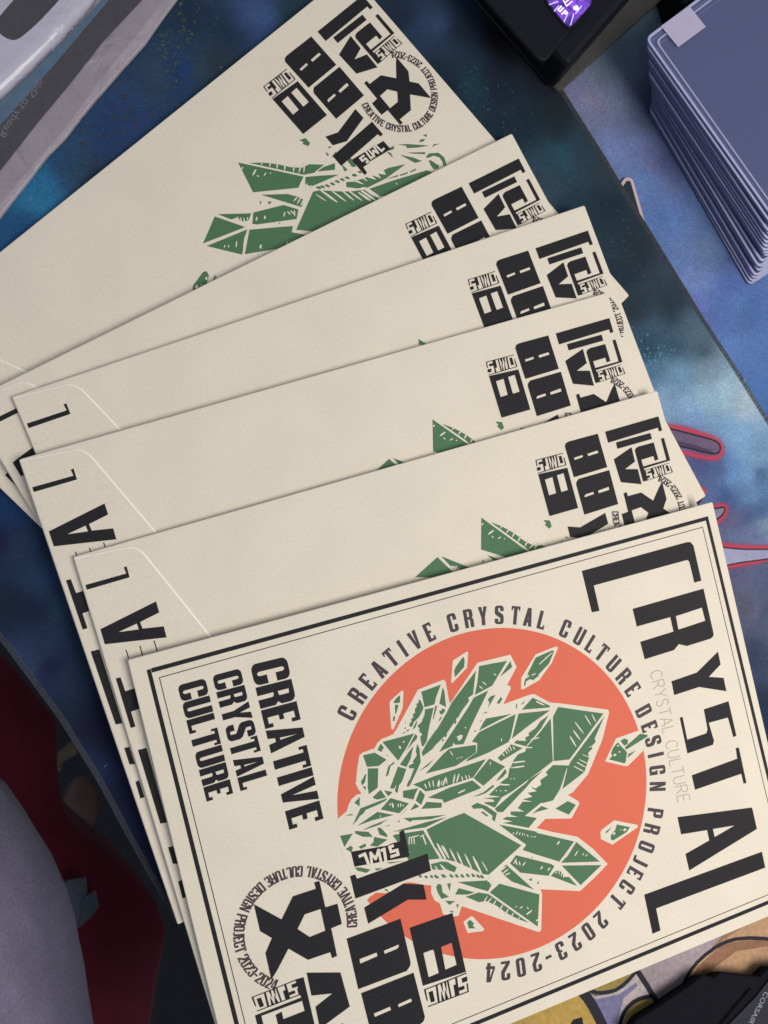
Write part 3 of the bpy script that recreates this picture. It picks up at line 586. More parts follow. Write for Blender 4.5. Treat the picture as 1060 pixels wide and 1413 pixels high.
def rings(name, loops, m, parent=None, cap_top=True, cap_bottom=True, smooth=False, side_mat=None):
    """skin between closed loops of equal length [(x, y, z) ...], first is the top"""
    n = len(loops[0])
    V = [p for lp in loops for p in lp]
    F = []
    for k in range(len(loops) - 1):
        for i in range(n):
            a, b = k * n + i, k * n + (i + 1) % n
            F.append((a, b, b + n, a + n))
    nside = len(F)
    if cap_top:
        _, t = tri_poly([[(p[0], p[1]) for p in loops[0]]])
        F += t
    if cap_bottom:
        o = (len(loops) - 1) * n
        _, t = tri_poly([[(p[0], p[1]) for p in loops[-1]]])
        F += [tuple(i + o for i in reversed(q)) for q in t]
    ob = mesh_obj(name, V, F, m, parent)
    if side_mat is not None:
        for i in range(nside):
            ob.data.polygons[i].material_index = side_mat
    import bmesh
    bm = bmesh.new(); bm.from_mesh(ob.data)
    bmesh.ops.recalc_face_normals(bm, faces=bm.faces)
    bm.to_mesh(ob.data); bm.free()
    if smooth:
        ob.data.polygons.foreach_set('use_smooth', [True] * len(ob.data.polygons))
    return ob

def inset(loop, d):
    """move a convex-ish closed loop inwards by d"""
    n = len(loop)
    ar = sum(loop[i][0] * loop[(i + 1) % n][1] - loop[(i + 1) % n][0] * loop[i][1] for i in range(n))
    sg = 1 if ar > 0 else -1
    out = []
    for i in range(n):
        p, q, r = Vector(loop[i - 1][:2]), Vector(loop[i][:2]), Vector(loop[(i + 1) % n][:2])
        e1, e2 = (q - p).normalized(), (r - q).normalized()
        n1, n2 = Vector((-e1.y, e1.x)) * sg, Vector((-e2.y, e2.x)) * sg
        b = n1 + n2
        b = b / max(0.35, b.length_squared) * 2 if b.length > 1e-6 else n1
        v = q + b * d
        out.append((v.x, v.y))
    return out

def zl(loop, z):
    return [(p[0], p[1], z) for p in loop]

def slab(name, loop, z0, z1, m, parent=None, bevel=0.4, smooth=False):
    b = min(bevel, (z1 - z0) * 0.45)
    i1 = inset(loop, b)
    i2 = inset(loop, b * 0.3)
    return rings(name, [zl(i1, z1), zl(i2, z1 - b * 0.3), zl(loop, z1 - b), zl(loop, z0)], m, parent, smooth=smooth)

def round_loop(loop, r, seg=5):
    out = []
    n = len(loop)
    for i in range(n):
        p, q, s = Vector(loop[i - 1][:2]), Vector(loop[i][:2]), Vector(loop[(i + 1) % n][:2])
        a = q + (p - q).normalized() * min(r, (p - q).length * 0.45)
        b = q + (s - q).normalized() * min(r, (s - q).length * 0.45)
        for k in range(seg + 1):
            t = k / seg
            v = a * (1 - t) ** 2 + q * 2 * t * (1 - t) + b * t * t
            out.append((v.x, v.y))
    return out

def thing(name, label, cat, loc=(0, 0, 0), rot=0.0, group=None):
    o = bpy.data.objects.new(name, None)
    o.empty_display_size = 0.01
    o.location = [c * MM for c in loc]
    o.rotation_euler = (0, 0, rot)
    C.objects.link(o)
    return tag(o, label, cat, group)

def tag(o, label, cat, group=None):
    o['label'] = label
    o['category'] = cat
    if group:
        o['group'] = group
    return o

def structure(o):
    o['kind'] = 'structure'
    return o

# ------------------------------------------------------------------ lettering
def arc(cx, cy, r, a0, a1, n=4):
    return [(cx + r * math.cos(math.radians(a0 + (a1 - a0) * k / n)), cy + r * math.sin(math.radians(a0 + (a1 - a0) * k / n))) for k in range(n + 1)]

def glyph(ch, w=0.5, s=0.19, t=0.13):
    """condensed bold capital, 1 high and w wide: list of loops"""
    c = 0.15
    k = 0.05
    rr = lambda x0, y0, x1, y1, r: arc(x1 - r, y1 - r, r, 0, 90) + arc(x0 + r, y1 - r, r, 90, 180) + arc(x0 + r, y0 + r, r, 180, 270) + arc(x1 - r, y0 + r, r, 270, 360)
    if ch == 'C':
        return [[(w, .62)] + arc(w - c, 1 - c, c, 0, 90) + arc(c, 1 - c, c, 90, 180) + arc(c, c, c, 180, 270) + arc(w - c, c, c, 270, 360) + [(w, .38), (w - s, .38), (w - s, t + k), (w - s - k * .6, t), (s + k * .6, t), (s, t + k), (s, 1 - t - k), (s + k * .6, 1 - t), (w - s - k * .6, 1 - t), (w - s, 1 - t - k), (w - s, .62)]]
    if ch == 'G':
        return [[(w, .64)] + arc(w - c, 1 - c, c, 0, 90) + arc(c, 1 - c, c, 90, 180) + arc(c, c, c, 180, 270) + [(w - .18, 0), (w - .1, .06), (w - .07, 0), (w, 0), (w, .5), (w * .52, .5), (w * .52, .39), (w - s, .39), (w - s, t + k), (w - s - k * .6, t), (s + k * .6, t), (s, t + k), (s, 1 - t - k), (s + k * .6, 1 - t), (w - s - k * .6, 1 - t), (w - s, 1 - t - k), (w - s, .64)]]
    if ch in 'O0':
        return [rr(0, 0, w, 1, c), rr(s, t, w - s, 1 - t, min(.05, (w - 2 * s) * .45))]
    if ch == 'D':
        return [[(0, 0), (0, 1)] + list(reversed(arc(w - c, 1 - c, c, 0, 90))) + list(reversed(arc(w - c, c, c, 270, 360))), [(s, t), (s, 1 - t), (w - s - .03, 1 - t), (w - s, 1 - t - k), (w - s, t + k), (w - s - .03, t)]]
    if ch == 'U':
        return [[(0, 1), (s, 1), (s, t + k), (s + k * .6, t), (w - s - k * .6, t), (w - s, t + k), (w - s, 1), (w, 1)] + list(reversed(arc(w - c, c, c, 270, 360))) + list(reversed(arc(c, c, c, 180, 270)))]
    if ch == 'R':
        return [[(0, 0), (0, 1)] + list(reversed(arc(w - c, 1 - c, c, 0, 90))) + [(w, .6), (w - .07, .51), (w, .43), (w, 0), (w - s, 0), (w - s, .40), (w - s - .04, .44), (s, .44), (s, 0)], [(s, .56), (s, 1 - t), (w - s, 1 - t - .02), (w - s, .58)]]
    if ch == 'P':
        return [[(0, 0), (0, 1)] + list(reversed(arc(w - c, 1 - c, c, 0, 90))) + list(reversed(arc(w - c, .4 + c, c, 270, 360))) + [(s, .4), (s, 0)], [(s, .53), (s, 1 - t), (w - s, 1 - t - .02), (w - s, .55)]]
    if ch == 'E':
        w = w * .88
        return [[(0, 0), (0, 1), (w, 1), (w, .76), (w - .09, .76), (w - .09, 1 - t), (s, 1 - t), (s, .57), (w - .12, .57), (w - .12, .44), (s, .44), (s, t), (w - .09, t), (w - .09, .24), (w, .24), (w, 0)]]
    if ch == 'L':
        w = w * .85
        return [[(0, 0), (0, 1), (s, 1), (s, t), (w - .08, t), (w - .08, .24), (w, .24), (w, 0)]]
    if ch == 'T':
        m = w / 2
        return [[(m - s / 2, 0), (m - s / 2, 1 - t), (.07, 1 - t), (.07, .76), (0, .76), (0, 1), (w, 1), (w, .76), (w - .07, .76), (w - .07, 1 - t), (m + s / 2, 1 - t), (m + s / 2, 0)]]
    if ch == 'I':
        return [[(0, 0), (0, 1), (s, 1), (s, 0)]]
    if ch == 'A':
        return [[(0, 0), (w * .29, 1), (w * .71, 1), (w, 0), (w - s, 0), (w - s - .025, .2), (s + .025, .2), (s, 0)], [(s + .045, .33), (w - s - .045, .33), (w / 2, .82)]]
    if ch == 'V':
        return [[(0, 1), (s, 1), (w / 2, .3), (w - s, 1), (w, 1), (w * .68, 0), (w * .32, 0)]]
    if ch == 'Y':
        m = w / 2
        return [[(0, 1), (s, 1), (m, .62), (w - s, 1), (w, 1), (m + s / 2, .42), (m + s / 2, 0), (m - s / 2, 0), (m - s / 2, .42)]]
    if ch == 'N':
        return [[(0, 0), (0, 1), (s, 1), (w - s * .9, .46), (w - s * .9, 1), (w, 1), (w, 0), (w - s, 0), (s * .9, .56), (s * .9, 0)]]
    if ch == 'J':
        w = w * .75
        return [[(w - s, 1), (w, 1)] + list(reversed(arc(w - c, c, c, 270, 360))) + [(0, 0), (0, t), (w - s - .02, t), (w - s, t + k)]]
    if ch == 'S':
        return [[(0, .30)] + arc(c, c, c, 180, 270) + arc(w - c, c, c, 270, 360) + [(w, .42), (w - .05, .52), (s, .70), (s, 1 - t), (w - s, 1 - t), (w - s, .70), (w, .70)] + arc(w - c, 1 - c, c, 0, 90) + arc(c, 1 - c, c, 90, 180) + [(0, .60), (.05, .50), (w - s, .33), (w - s, t), (s, t), (s, .30)]]
    if ch == '2':
        return [[(0, 0), (w, 0), (w, t), (s * 1.1, t), (w, .52)] + arc(w - c, 1 - c, c, 0, 90) + arc(c, 1 - c, c, 90, 180) + [(0, .66), (s, .66), (s, 1 - t), (w - s, 1 - t), (w - s, .6), (0, t)]]
    if ch == '3':
        return [[(0, .32)] + arc(c, c, c, 180, 270) + arc(w - c, c, c, 270, 360) + [(w, .44), (w - .06, .52), (w, .6)] + arc(w - c, 1 - c, c, 0, 90) + arc(c, 1 - c, c, 90, 180) + [(0, .68), (s, .68), (s, 1 - t), (w - s, 1 - t), (w - s, .58), (w * .42, .58), (w * .42, .46), (w - s, .46), (w - s, t), (s, t), (s, .32)]]
    if ch == '4':
        return [[(w * .5, 0), (w * .5, .18), (0, .18), (0, .32), (w * .40, 1), (w * .86, 1), (w * .86, .32), (w, .32), (w, .18), (w * .86, .18), (w * .86, 0)], [(w * .2, .32), (w * .5, .32), (w * .5, .82)]]
    if ch == '-':
        return [[(0, .42), (0, .56), (w * .7, .56), (w * .7, .42)]]
    return []

GW = {'I': .19, 'E': .44, 'L': .425, 'J': .375, '-': .35, ' ': .26, 'A': .54, 'V': .54, 'Y': .54}

def gwidth(ch, w):
    r = w / .5
    return {'I': None}.get(ch, GW.get(ch, .5) * r) if ch != 'I' else .19 * r

def put(loops, org, ux, uy):
    return [[(org[0] + ux[0] * x + uy[0] * y, org[1] + ux[1] * x + uy[1] * y) for x, y in lp] for lp in loops]

def line_in_quad(text, q, w, s, gap):
    """bold capitals laid in the quad base-start, base-end, top-end, top-start"""
    B0, B1, T1, T0 = (Vector(p) for p in q)
    tot = sum(gwidth(c, w) for c in text) + gap * (len(text) - 1)
    out, x = [], 0.0
    for ch in text:
        for_loops = []
        for lp in glyph(ch, w * (1.08 if ch in 'AVY' else 1), s):
            ln = []
            for gx, gy in lp:
                u = (x + gx) / tot
                p = (B0 * (1 - u) + B1 * u) * (1 - gy) + (T0 * (1 - u) + T1 * u) * gy
                ln.append((p.x, p.y))
            for_loops.append(ln)
        out.append(for_loops)
        x += gwidth(ch, w) + gap
    return out

THIN = {'C': (.62, [[(.6, .8), (.48, .96), (.3, 1), (.12, .9), (0, .65), (0, .35), (.12, .1), (.3, 0), (.48, .04), (.6, .2)]]),
        'R': (.6, [[(0, 0), (0, 1), (.38, 1), (.54, .88), (.54, .64), (.38, .5), (0, .5)], [(.3, .5), (.58, 0)]]),
        'Y': (.6, [[(0, 1), (.3, .45), (.6, 1)], [(.3, .45), (.3, 0)]]),
        'S': (.55, [[(.52, .85), (.38, 1), (.14, .98), (.02, .8), (.1, .6), (.42, .42), (.54, .22), (.42, .03), (.18, 0), (0, .14)]]),
        'T': (.6, [[(0, 1), (.6, 1)], [(.3, 1), (.3, 0)]]),
        'A': (.64, [[(0, 0), (.32, 1), (.64, 0)], [(.1, .32), (.54, .32)]]),
        'L': (.45, [[(0, 1), (0, 0), (.45, 0)]]),
        'U': (.58, [[(0, 1), (0, .25), (.12, .04), (.29, 0), (.46, .04), (.58, .25), (.58, 1)]]),
        'E': (.5, [[(.5, 1), (0, 1), (0, 0), (.5, 0)], [(0, .52), (.44, .52)]]),
        ' ': (.3, [])}

def ribbon(P, wd):
    P = [Vector(p) for p in P]
    L, R = [], []
    for i in range(len(P)):
        a = (P[i] - P[i - 1]).normalized() if i else (P[1] - P[0]).normalized()
        b = (P[i + 1] - P[i]).normalized() if i < len(P) - 1 else a
        n = Vector((-(a + b).y, (a + b).x))
        n = n.normalized() * wd / 2 / max(.5, n.length / 2)
        L.append(tuple(P[i] + n)); R.append(tuple(P[i] - n))
    return L + R[::-1]

def thin_in_quad(text, q, wd):
    B0, B1, T1, T0 = (Vector(p) for p in q)
    gap = .2
    tot = sum(THIN[c][0] for c in text) + gap * (len(text) - 1)
    out, x = [], 0.0
    for ch in text:
        for st in THIN[ch][1]:
            ln = []
            for gx, gy in st:
                u = (x + gx) / tot
                p = (B0 * (1 - u) + B1 * u) * (1 - gy) + (T0 * (1 - u) + T1 * u) * gy
                ln.append((p.x, p.y))
            for i in range(len(ln) - 1):
                out.append([ribbon(ln[i:i + 2], wd)])
        x += THIN[ch][0] + gap
    return out

# ring of text round the orange disc: letters stand outwards
dx, dy, dr = DATA['disc']
ring_polys = []
for ch, x, y in DATA['ring']:
    up = (Vector((x - dx, y - dy))).normalized()
    rt = Vector((up.y, -up.x))
    hgt = 6.9
    gw = gwidth(ch, .5)
    ctr = Vector((dx, dy)) + up * 65.4
    org = ctr - up * hgt / 2 - rt * hgt * gw / 2
    ring_polys.append(put(glyph(ch, .5, .19), org, rt * hgt, up * hgt))
# small ring of text round the emblem: letters stand inwards
ex, ey, er, ea0, ea1 = DATA['ering']
ea1 += 360
txt = 'CREATIVE CRYSTAL CULTURE DESIGN PROJECT 2023-2024'
gap = .085
ws = [gwidth(c, .5) for c in txt]
tot = sum(ws) - ws[0] / 2 - ws[-1] / 2 + gap * (len(txt) - 1)
emb_ring = []
pos = 0.0
for i, ch in enumerate(txt):
    if i:
        pos += ws[i - 1] / 2 + ws[i] / 2 + gap
    a = math.radians(ea0 + (ea1 - ea0) * pos / tot)
    out = Vector((math.cos(a), math.sin(a)))
    up, rt = -out, Vector((-out.y, out.x))
    hgt = 3.75
    org = Vector((ex, ey)) + out * (er + hgt / 2) - rt * hgt * ws[i] / 2
    if ch != ' ':
        emb_ring.append(put(glyph(ch, .5, .17, .12), org, rt * hgt, up * hgt))

# ------------------------------------------------------------------ envelopes
ENV_W, ENV_H = 229.0, DATA['H']

def envelope_body(quad, thick, parent):
    """paper pouch: rounded fold at the rim, swelling inwards below"""
    n = 24
    loop = []
    for i in range(4):
        a, b = Vector(quad[i]), Vector(quad[(i + 1) % 4])
        for k in range(n):
            v = a.lerp(b, k / n)
            loop.append((v.x, v.y))
    quad = round_loop(quad, .8, 4)
    q = inset(quad, 0.32); q2 = inset(quad, 0.08); q3 = inset(quad, 0.10); q4 = inset(quad, .55)
    return rings('paper_body', [zl(q, 0), zl(q2, -.09), zl(quad, -.28), zl(q3, -.7), zl(q4, -thick + .05)], PAPER, parent)

Z1, Z2, Z3, Z4, Z5, Z6 = .03, .055, .085, .115, .145, .175
b2f = complex(DATA['b2f'][0], DATA['b2f'][1]); b2f0 = complex(DATA['b2f'][2], DATA['b2f'][3])

def f2b(p):
    z = (complex(p[0], p[1]) - b2f0) / b2f
    return (z.real, z.imag)

c2f = complex(DATA['c2f'][0], DATA['c2f'][1]); c2f0 = complex(DATA['c2f'][2], DATA['c2f'][3])

def f2c(p):
    z = (complex(p[0], p[1]) - c2f0) / c2f
    return (z.real, z.imag)

# the face-up envelope on top
px, py, pt, pz = DATA['place']['F']
front = thing('envelope', 'cream envelope lying face up on top, orange disc behind green crystals', 'envelope', (px, py, pz), pt, 'cream envelopes fanned out on the playmat')
fq = pts(DATA['fquad'])
FQ = [fq[0], fq[1], (229.1, -167.0), (-0.5, -166.7)]
envelope_body(FQ, 2.5, front)
border = []
bw = 1.5
x0, x1, y0, yb = 5.1, 226.3, -4.8, -161.5
border.append([[(x0 + bw, y0), (x1, y0 - .25), (x1, y0 - .25 - bw), (x0 + bw, y0 - bw)]])
border.append([[(x0, y0 - .15), (x0 + bw - .12, y0 - .15), (x0 + bw - .2, yb - bw / 2), (x0 - .2, yb - bw / 2)]])
border.append([[(x1 - bw + .1, y0 - .25 - bw), (x1, y0 - .25 - bw), (x1 + .6, yb - bw / 2), (x1 + .6 - bw + .1, yb - bw / 2)]])
border.append([[(x0 + bw - .2, yb - bw / 2), (x1 + .7 - bw, yb - bw / 2), (x1 + .7 - bw, yb + bw / 2), (x0 + bw - .2, yb + bw / 2)]])
sheet('border_line', border, Z2, INK, front)
tw = .32
thin = [(8.5, -8.6), (222.8, -8.75), (223.4, -158.6), (8.3, -158.3)]
tl = []
for i in range(4):
    a, b = Vector(thin[i]), Vector(thin[(i + 1) % 4])
    d = (b - a).normalized()
    nrm = Vector((-d.y, d.x)) * tw / 2
    a2, b2 = a + d * tw / 2, b + d * tw / 2
    tl.append([[tuple(a2 - nrm), tuple(b2 - nrm), tuple(b2 + nrm), tuple(a2 + nrm)]])
sheet('border_hairline', tl, Z1, INK_RING, front)
sheet('orange_disc', [[arc(dx, dy, dr, 0, 360, 160)[:-1]]], Z1, INK_ORANGE, front)
cr = sheet('crystal_print', DATA['green'], Z3, INK_GREEN, front)
sheet('crystal_outline', DATA['sil'], Z2, PAPER, cr)
sheet('crystal_hatching', DATA['hatch'], Z4, PAPER, cr)
for g in DATA['title']:
    sheet('title_letter', [g], Z2, INK, front)
sheet('ring_lettering', ring_polys, Z4, INK_RING, front)
for t, q in DATA['block']:
    sheet('block_lettering', line_in_quad(t, pts(q), .5, .2, .035), Z2, INK, front)
sheet('thin_lettering', thin_in_quad('CRYSTAL CULTURE', pts(DATA['thin']), .26), Z2, INK_GREY, front)
em = sheet('emblem_print', DATA['emblem'], Z5, INK, front)
sheet('emblem_reversed_lettering', DATA['emblem_white'], Z6, PAPER, em)
sheet('emblem_ring_lettering', emb_ring, Z5, INK_RING, em)

# the five others show their backs
labels = {'E': 'cream envelope tucked directly under the face-up one, flap letters on the left',
          'D': 'third cream envelope down in the fan, two places under the face-up one',
          'C': 'fourth cream envelope down in the fan, in the middle of the stack',
          'B': 'fifth cream envelope down, lying right on the lowest and most turned one',
          'A': 'lowest and most turned cream envelope, its round black emblem wholly in view'}
flap_pts = pts(DATA['flap'])

def flap_loop():
    L = flap_pts
    c, e, d0 = L[0], L[-1], L[-2]
    sl = (e[1] - d0[1]) / (e[0] - d0[0])
    tip = (d0[0] + (-68 - d0[1]) / sl, -68)
    half = [(0.25, -.35), L[1], L[2], L[3], L[4], L[5] if len(L) > 5 else e, (tip[0] - 1.5, tip[1] + 6), (tip[0] + 1, tip[1] - 4)]
    low = [(x, -ENV_H - y) for x, y in reversed(half)]
    return half + low

def make_back(label, place):
    x, y, t, z = place
    o = thing('envelope', label, 'envelope', (x, y, z), t, 'cream envelopes fanned out on the playmat')
    envelope_body([(0, 0), (ENV_W, 0), (ENV_W, -ENV_H), (0, -ENV_H)], 2.12, o)
    fl = flap_loop()
    f = rings('flap', [zl(inset(fl, .42), .36), zl(inset(fl, .05), .26), zl(fl, .03)], [PAPER, PAPER_EDGE], o, cap_bottom=False, side_mat=1)
    # the fold along the left rim is uncut paper
    me = f.data
    for p in me.polygons:
        if p.center[0] < 0.6 * MM:
            p.material_index = 0
    sheet('flap_lettering', DATA['flap_print'], .39, INK, f)
    sm = [(ENV_W - 9.0, -1.2), (ENV_W - .5, -.5), (ENV_W - .5, -ENV_H + .5), (ENV_W - 9.0, -ENV_H + 1.2)]
    rings('side_seam', [zl(inset(sm, .25), .02), zl(sm, .004)], PAPER, o, cap_bottom=False)
    cr = sheet('crystal_print', [g for g, k in zip(DATA['green'], DATA['keep']) if k] + DATA['green_back'], Z3, INK_GREEN, o, f2c)
    sheet('crystal_hatching', DATA['hatch'], Z4, PAPER, cr, f2c)
    em = sheet('emblem_print', DATA['emblem'], Z5, INK, o, f2b)
    sheet('emblem_reversed_lettering', DATA['emblem_white'], Z6, PAPER, em, f2b)
    sheet('emblem_ring_lettering', emb_ring, Z5, INK_RING, em, f2b)
    return o

def copy_tree(o, parent=None):
    c = o.copy()
    C.objects.link(c)
    if parent is not None:
        c.parent = parent
        c.matrix_parent_inverse = o.matrix_parent_inverse.copy()
    for ch in list(o.children):
        copy_tree(ch, c)
    return c

first = make_back(labels['E'], DATA['place']['E'])
for k in 'DCBA':
    e = copy_tree(first)
    x, y, t, z = DATA['place'][k]
    e.location = (x * MM, y * MM, z * MM)
    e.rotation_euler = (0, 0, t)
    e['label'] = labels[k]
    if k in 'AB':                       # these two flaps were folded a little further over
        fl_ = [c for c in e.children if c.name.startswith('flap')][0].children[0]
        fl_.location = (1.3 * MM, 1.0 * MM, 0) if k == 'B' else (2.4 * MM, -14 * MM, 0)

# paper lies a little loose: each envelope rides up slightly along its upper edge, by a different amount
for o_ in [front, first] + [c for c in C.objects if c.get('category') == 'envelope' and c not in (front, first)]:
    k = [q for q in labels if labels[q] == o_['label']]
    dz, rx_, ry_ = {'A': (.1, .0005, 0), 'B': (1.1, .0050, .0034), 'C': (.7, .0040, -.0008), 'D': (1.0, .0052, .0026), 'E': (.7, .0040, .0004)}.get(k[0] if k else '', (1.1, .0060, .0016))
    o_.location.z += dz * MM
    o_.rotation_euler = (rx_, ry_, o_.rotation_euler.z)

# ------------------------------------------------------------------ the desk, the playmat and what lies round the fan
def px_loop(s, z):
    return [tuple(at(x, y, z)[:2]) for x, y in pts(s)]

FLOOR = mat('dark_floor', (0.010, 0.012, 0.020), 0.7, grain=0.3, scale=60, mottle=0.3)
structure(mesh_obj('floor', [(-3000, -3000, -720), (3000, -3000, -720), (3000, 3000, -720), (-3000, 3000, -720)], [(0, 1, 2, 3)], FLOOR))
DESK = mat('desk_top', (0.03, 0.03, 0.035), 0.5)
L0, L1 = at(-160, 690), at(345, 1440)
dv = (L1 - L0).normalized()
A, B = L0 - dv * 500, L1 + dv * 500
desk_loop = [(A.x + 9, A.y), (B.x + 9, B.y), (900, B.y), (900, A.y)]
structure(slab('desk', desk_loop, -30, -5.4, DESK, bevel=1))

def soft_print(name, samples, warp=14.0, rough=0.85, weave=0.25):
    """printed cloth: spots of print colour and painted shadow blended by a colour attribute; the weave and fine mottling are nodes"""
    m = bpy.data.materials.new(name)
    m.use_nodes = True
    nt = m.node_tree
    b = nt.nodes['Principled BSDF']
    b.inputs['Roughness'].default_value = rough
    b.inputs['Specular IOR Level'].default_value = 0.25
    b.inputs['Sheen Weight'].default_value = 0.06
    at_ = nt.nodes.new('ShaderNodeVertexColor'); at_.layer_name = 'print_shade_colour'
    tc = nt.nodes.new('ShaderNodeTexCoord')
    col = at_.outputs['Color']
    for sc, amt in ((70, .16), (420, .12), (1500, .34)):
        n = nt.nodes.new('ShaderNodeTexNoise'); n.inputs['Scale'].default_value = sc; n.inputs['Detail'].default_value = 5
        nt.links.new(tc.outputs['Object'], n.inputs['Vector'])
        mr = nt.nodes.new('ShaderNodeMapRange')
        mr.inputs['From Min'].default_value, mr.inputs['From Max'].default_value = .25, .75
        mr.inputs['To Min'].default_value, mr.inputs['To Max'].default_value = 1 - amt, 1 + amt
        nt.links.new(n.outputs['Fac'], mr.inputs['Value'])
        mx = nt.nodes.new('ShaderNodeMix'); mx.data_type, mx.blend_type = 'RGBA', 'MULTIPLY'; mx.inputs['Factor'].default_value = 1
        nt.links.new(col, mx.inputs['A']); nt.links.new(mr.outputs['Result'], mx.inputs['B'])
        col = mx.outputs['Result']
    nt.links.new(col, b.inputs['Base Color'])
    n = nt.nodes.new('ShaderNodeTexNoise'); n.inputs['Scale'].default_value = 3000
    nt.links.new(tc.outputs['Object'], n.inputs['Vector'])
    bp = nt.nodes.new('ShaderNodeBump'); bp.inputs['Strength'].default_value = weave; bp.inputs['Distance'].default_value = .0004
    nt.links.new(n.outputs['Fac'], bp.inputs['Height']); nt.links.new(bp.outputs['Normal'], b.inputs['Normal'])
    return m

from mathutils import noise

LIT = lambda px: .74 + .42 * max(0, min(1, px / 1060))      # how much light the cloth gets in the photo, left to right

def cloth_grid(name, inside, box, step, z, m, samples, parent=None, warp=5.0, gain=(1, 1, 1), soft=2.6, rim=None):
    x0, y0, x1, y1 = box
    nx, ny = int((x1 - x0) / step), int((y1 - y0) / step)
    idx, V, F, K = {}, [], [], []
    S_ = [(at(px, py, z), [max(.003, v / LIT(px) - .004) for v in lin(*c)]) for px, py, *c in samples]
    def vid(i, j):
        if (i, j) not in idx:
            x, y = x0 + i * step, y0 + j * step
            idx[(i, j)] = len(V); V.append((x, y, z))
            q = Vector((x, y, 0))
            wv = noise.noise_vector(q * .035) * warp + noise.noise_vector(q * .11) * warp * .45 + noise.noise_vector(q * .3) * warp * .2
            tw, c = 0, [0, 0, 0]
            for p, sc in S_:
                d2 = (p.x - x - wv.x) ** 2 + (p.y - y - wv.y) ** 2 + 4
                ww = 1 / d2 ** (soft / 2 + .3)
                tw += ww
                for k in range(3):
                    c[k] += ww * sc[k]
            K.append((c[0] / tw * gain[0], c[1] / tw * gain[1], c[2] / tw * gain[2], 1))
        return idx[(i, j)]
    for i in range(nx):
        for j in range(ny):
            if inside(x0 + (i + .5) * step, y0 + (j + .5) * step):
                F.append((vid(i, j), vid(i + 1, j), vid(i + 1, j + 1), vid(i, j + 1)))
    if rim:
        cnt = {}
        for q in F:
            for i in q:
                cnt[i] = cnt.get(i, 0) + 1
        for i, c in cnt.items():
            if c < 4:
                p, best = Vector(V[i][:2]), None
                for k in range(len(rim) - 1):
                    a, b = Vector(rim[k][:2]), Vector(rim[k + 1][:2])
                    t = max(0, min(1, (p - a).dot(b - a) / (b - a).length_squared))
                    q = a.lerp(b, t)
                    if best is None or (q - p).length < (best - p).length:
                        best = q
                if (best - p).length < step * 2.2:
                    V[i] = (best.x, best.y, z)
    o = mesh_obj(name, V, F, m, parent)
    ca = o.data.color_attributes.new('print_shade_colour', 'FLOAT_COLOR', 'POINT')
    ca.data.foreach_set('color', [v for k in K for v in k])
    return o

def inside_poly(loop):
    def f(x, y):
        r = False
        n = len(loop)
        for i in range(n):
            xa, ya = loop[i - 1][:2]; xb, yb = loop[i][:2]
            if (ya > y) != (yb > y) and x < (xb - xa) * (y - ya) / (yb - ya) + xa:
                r = not r
        return r
    return f

# desk mat: pale blue watercolour print, the sleeve stack's shadow painted in; under playmat and sleeves
DM_Z = -2.6
DM = [(785, 140, 110, 115, 150), (810, 140, 120, 120, 150), (850, 140, 110, 118, 150), (870, 140, 92, 102, 130), (890, 140, 70, 82, 115), (845, 220, 108, 126, 175), (870, 220, 100, 118, 165), (900, 220, 98, 105, 150), (920, 220, 85, 92, 138),
      (830, 60, 100, 118, 135), (880, 30, 100, 126, 138), (850, 100, 104, 118, 140), (890, 260, 92, 120, 172), (915, 342, 95, 125, 180), (940, 342, 98, 122, 175), (970, 342, 95, 120, 160), (990, 342, 85, 105, 145), (1010, 345, 78, 92, 145), (930, 300, 88, 118, 175),
      (970, 422, 100, 115, 180), (1000, 422, 85, 112, 175), (1030, 422, 85, 118, 175), (1050, 422, 80, 110, 170), (1010, 480, 92, 125, 185), (1050, 480, 88, 120, 180), (1050, 550, 75, 110, 170), (1060, 590, 70, 104, 165), (960, 385, 106, 130, 180), (1000, 385, 84, 108, 172),
      (1000, 150, 90, 98, 135), (1060, 200, 88, 96, 135), (1060, 40, 85, 95, 120), (920, 90, 95, 110, 138)]
mdm = soft_print('desk_mat_print_and_shade', DM)
desk_mat_loop = [(A.x + 14, A.y - 3), (B.x + 14, B.y + 3), (420, -400), (420, 430), (A.x + 14, 430)]
dmo = thing('desk_mat', 'pale blue and lavender desk mat under the playmat and the clear card sleeves', 'desk mat')
cloth_grid('printed_cloth', inside_poly([(60, -400), (420, -400), (420, 430), (60, 430)]), (60, -200, 260, 300), 3.0, DM_Z, mdm, DM, dmo, gain=(1, 1, 1))
slab('rubber_base', desk_mat_loop, -5.3, DM_Z - .05, mat('mat_rubber', (.02, .02, .022), .8), dmo, bevel=.5)

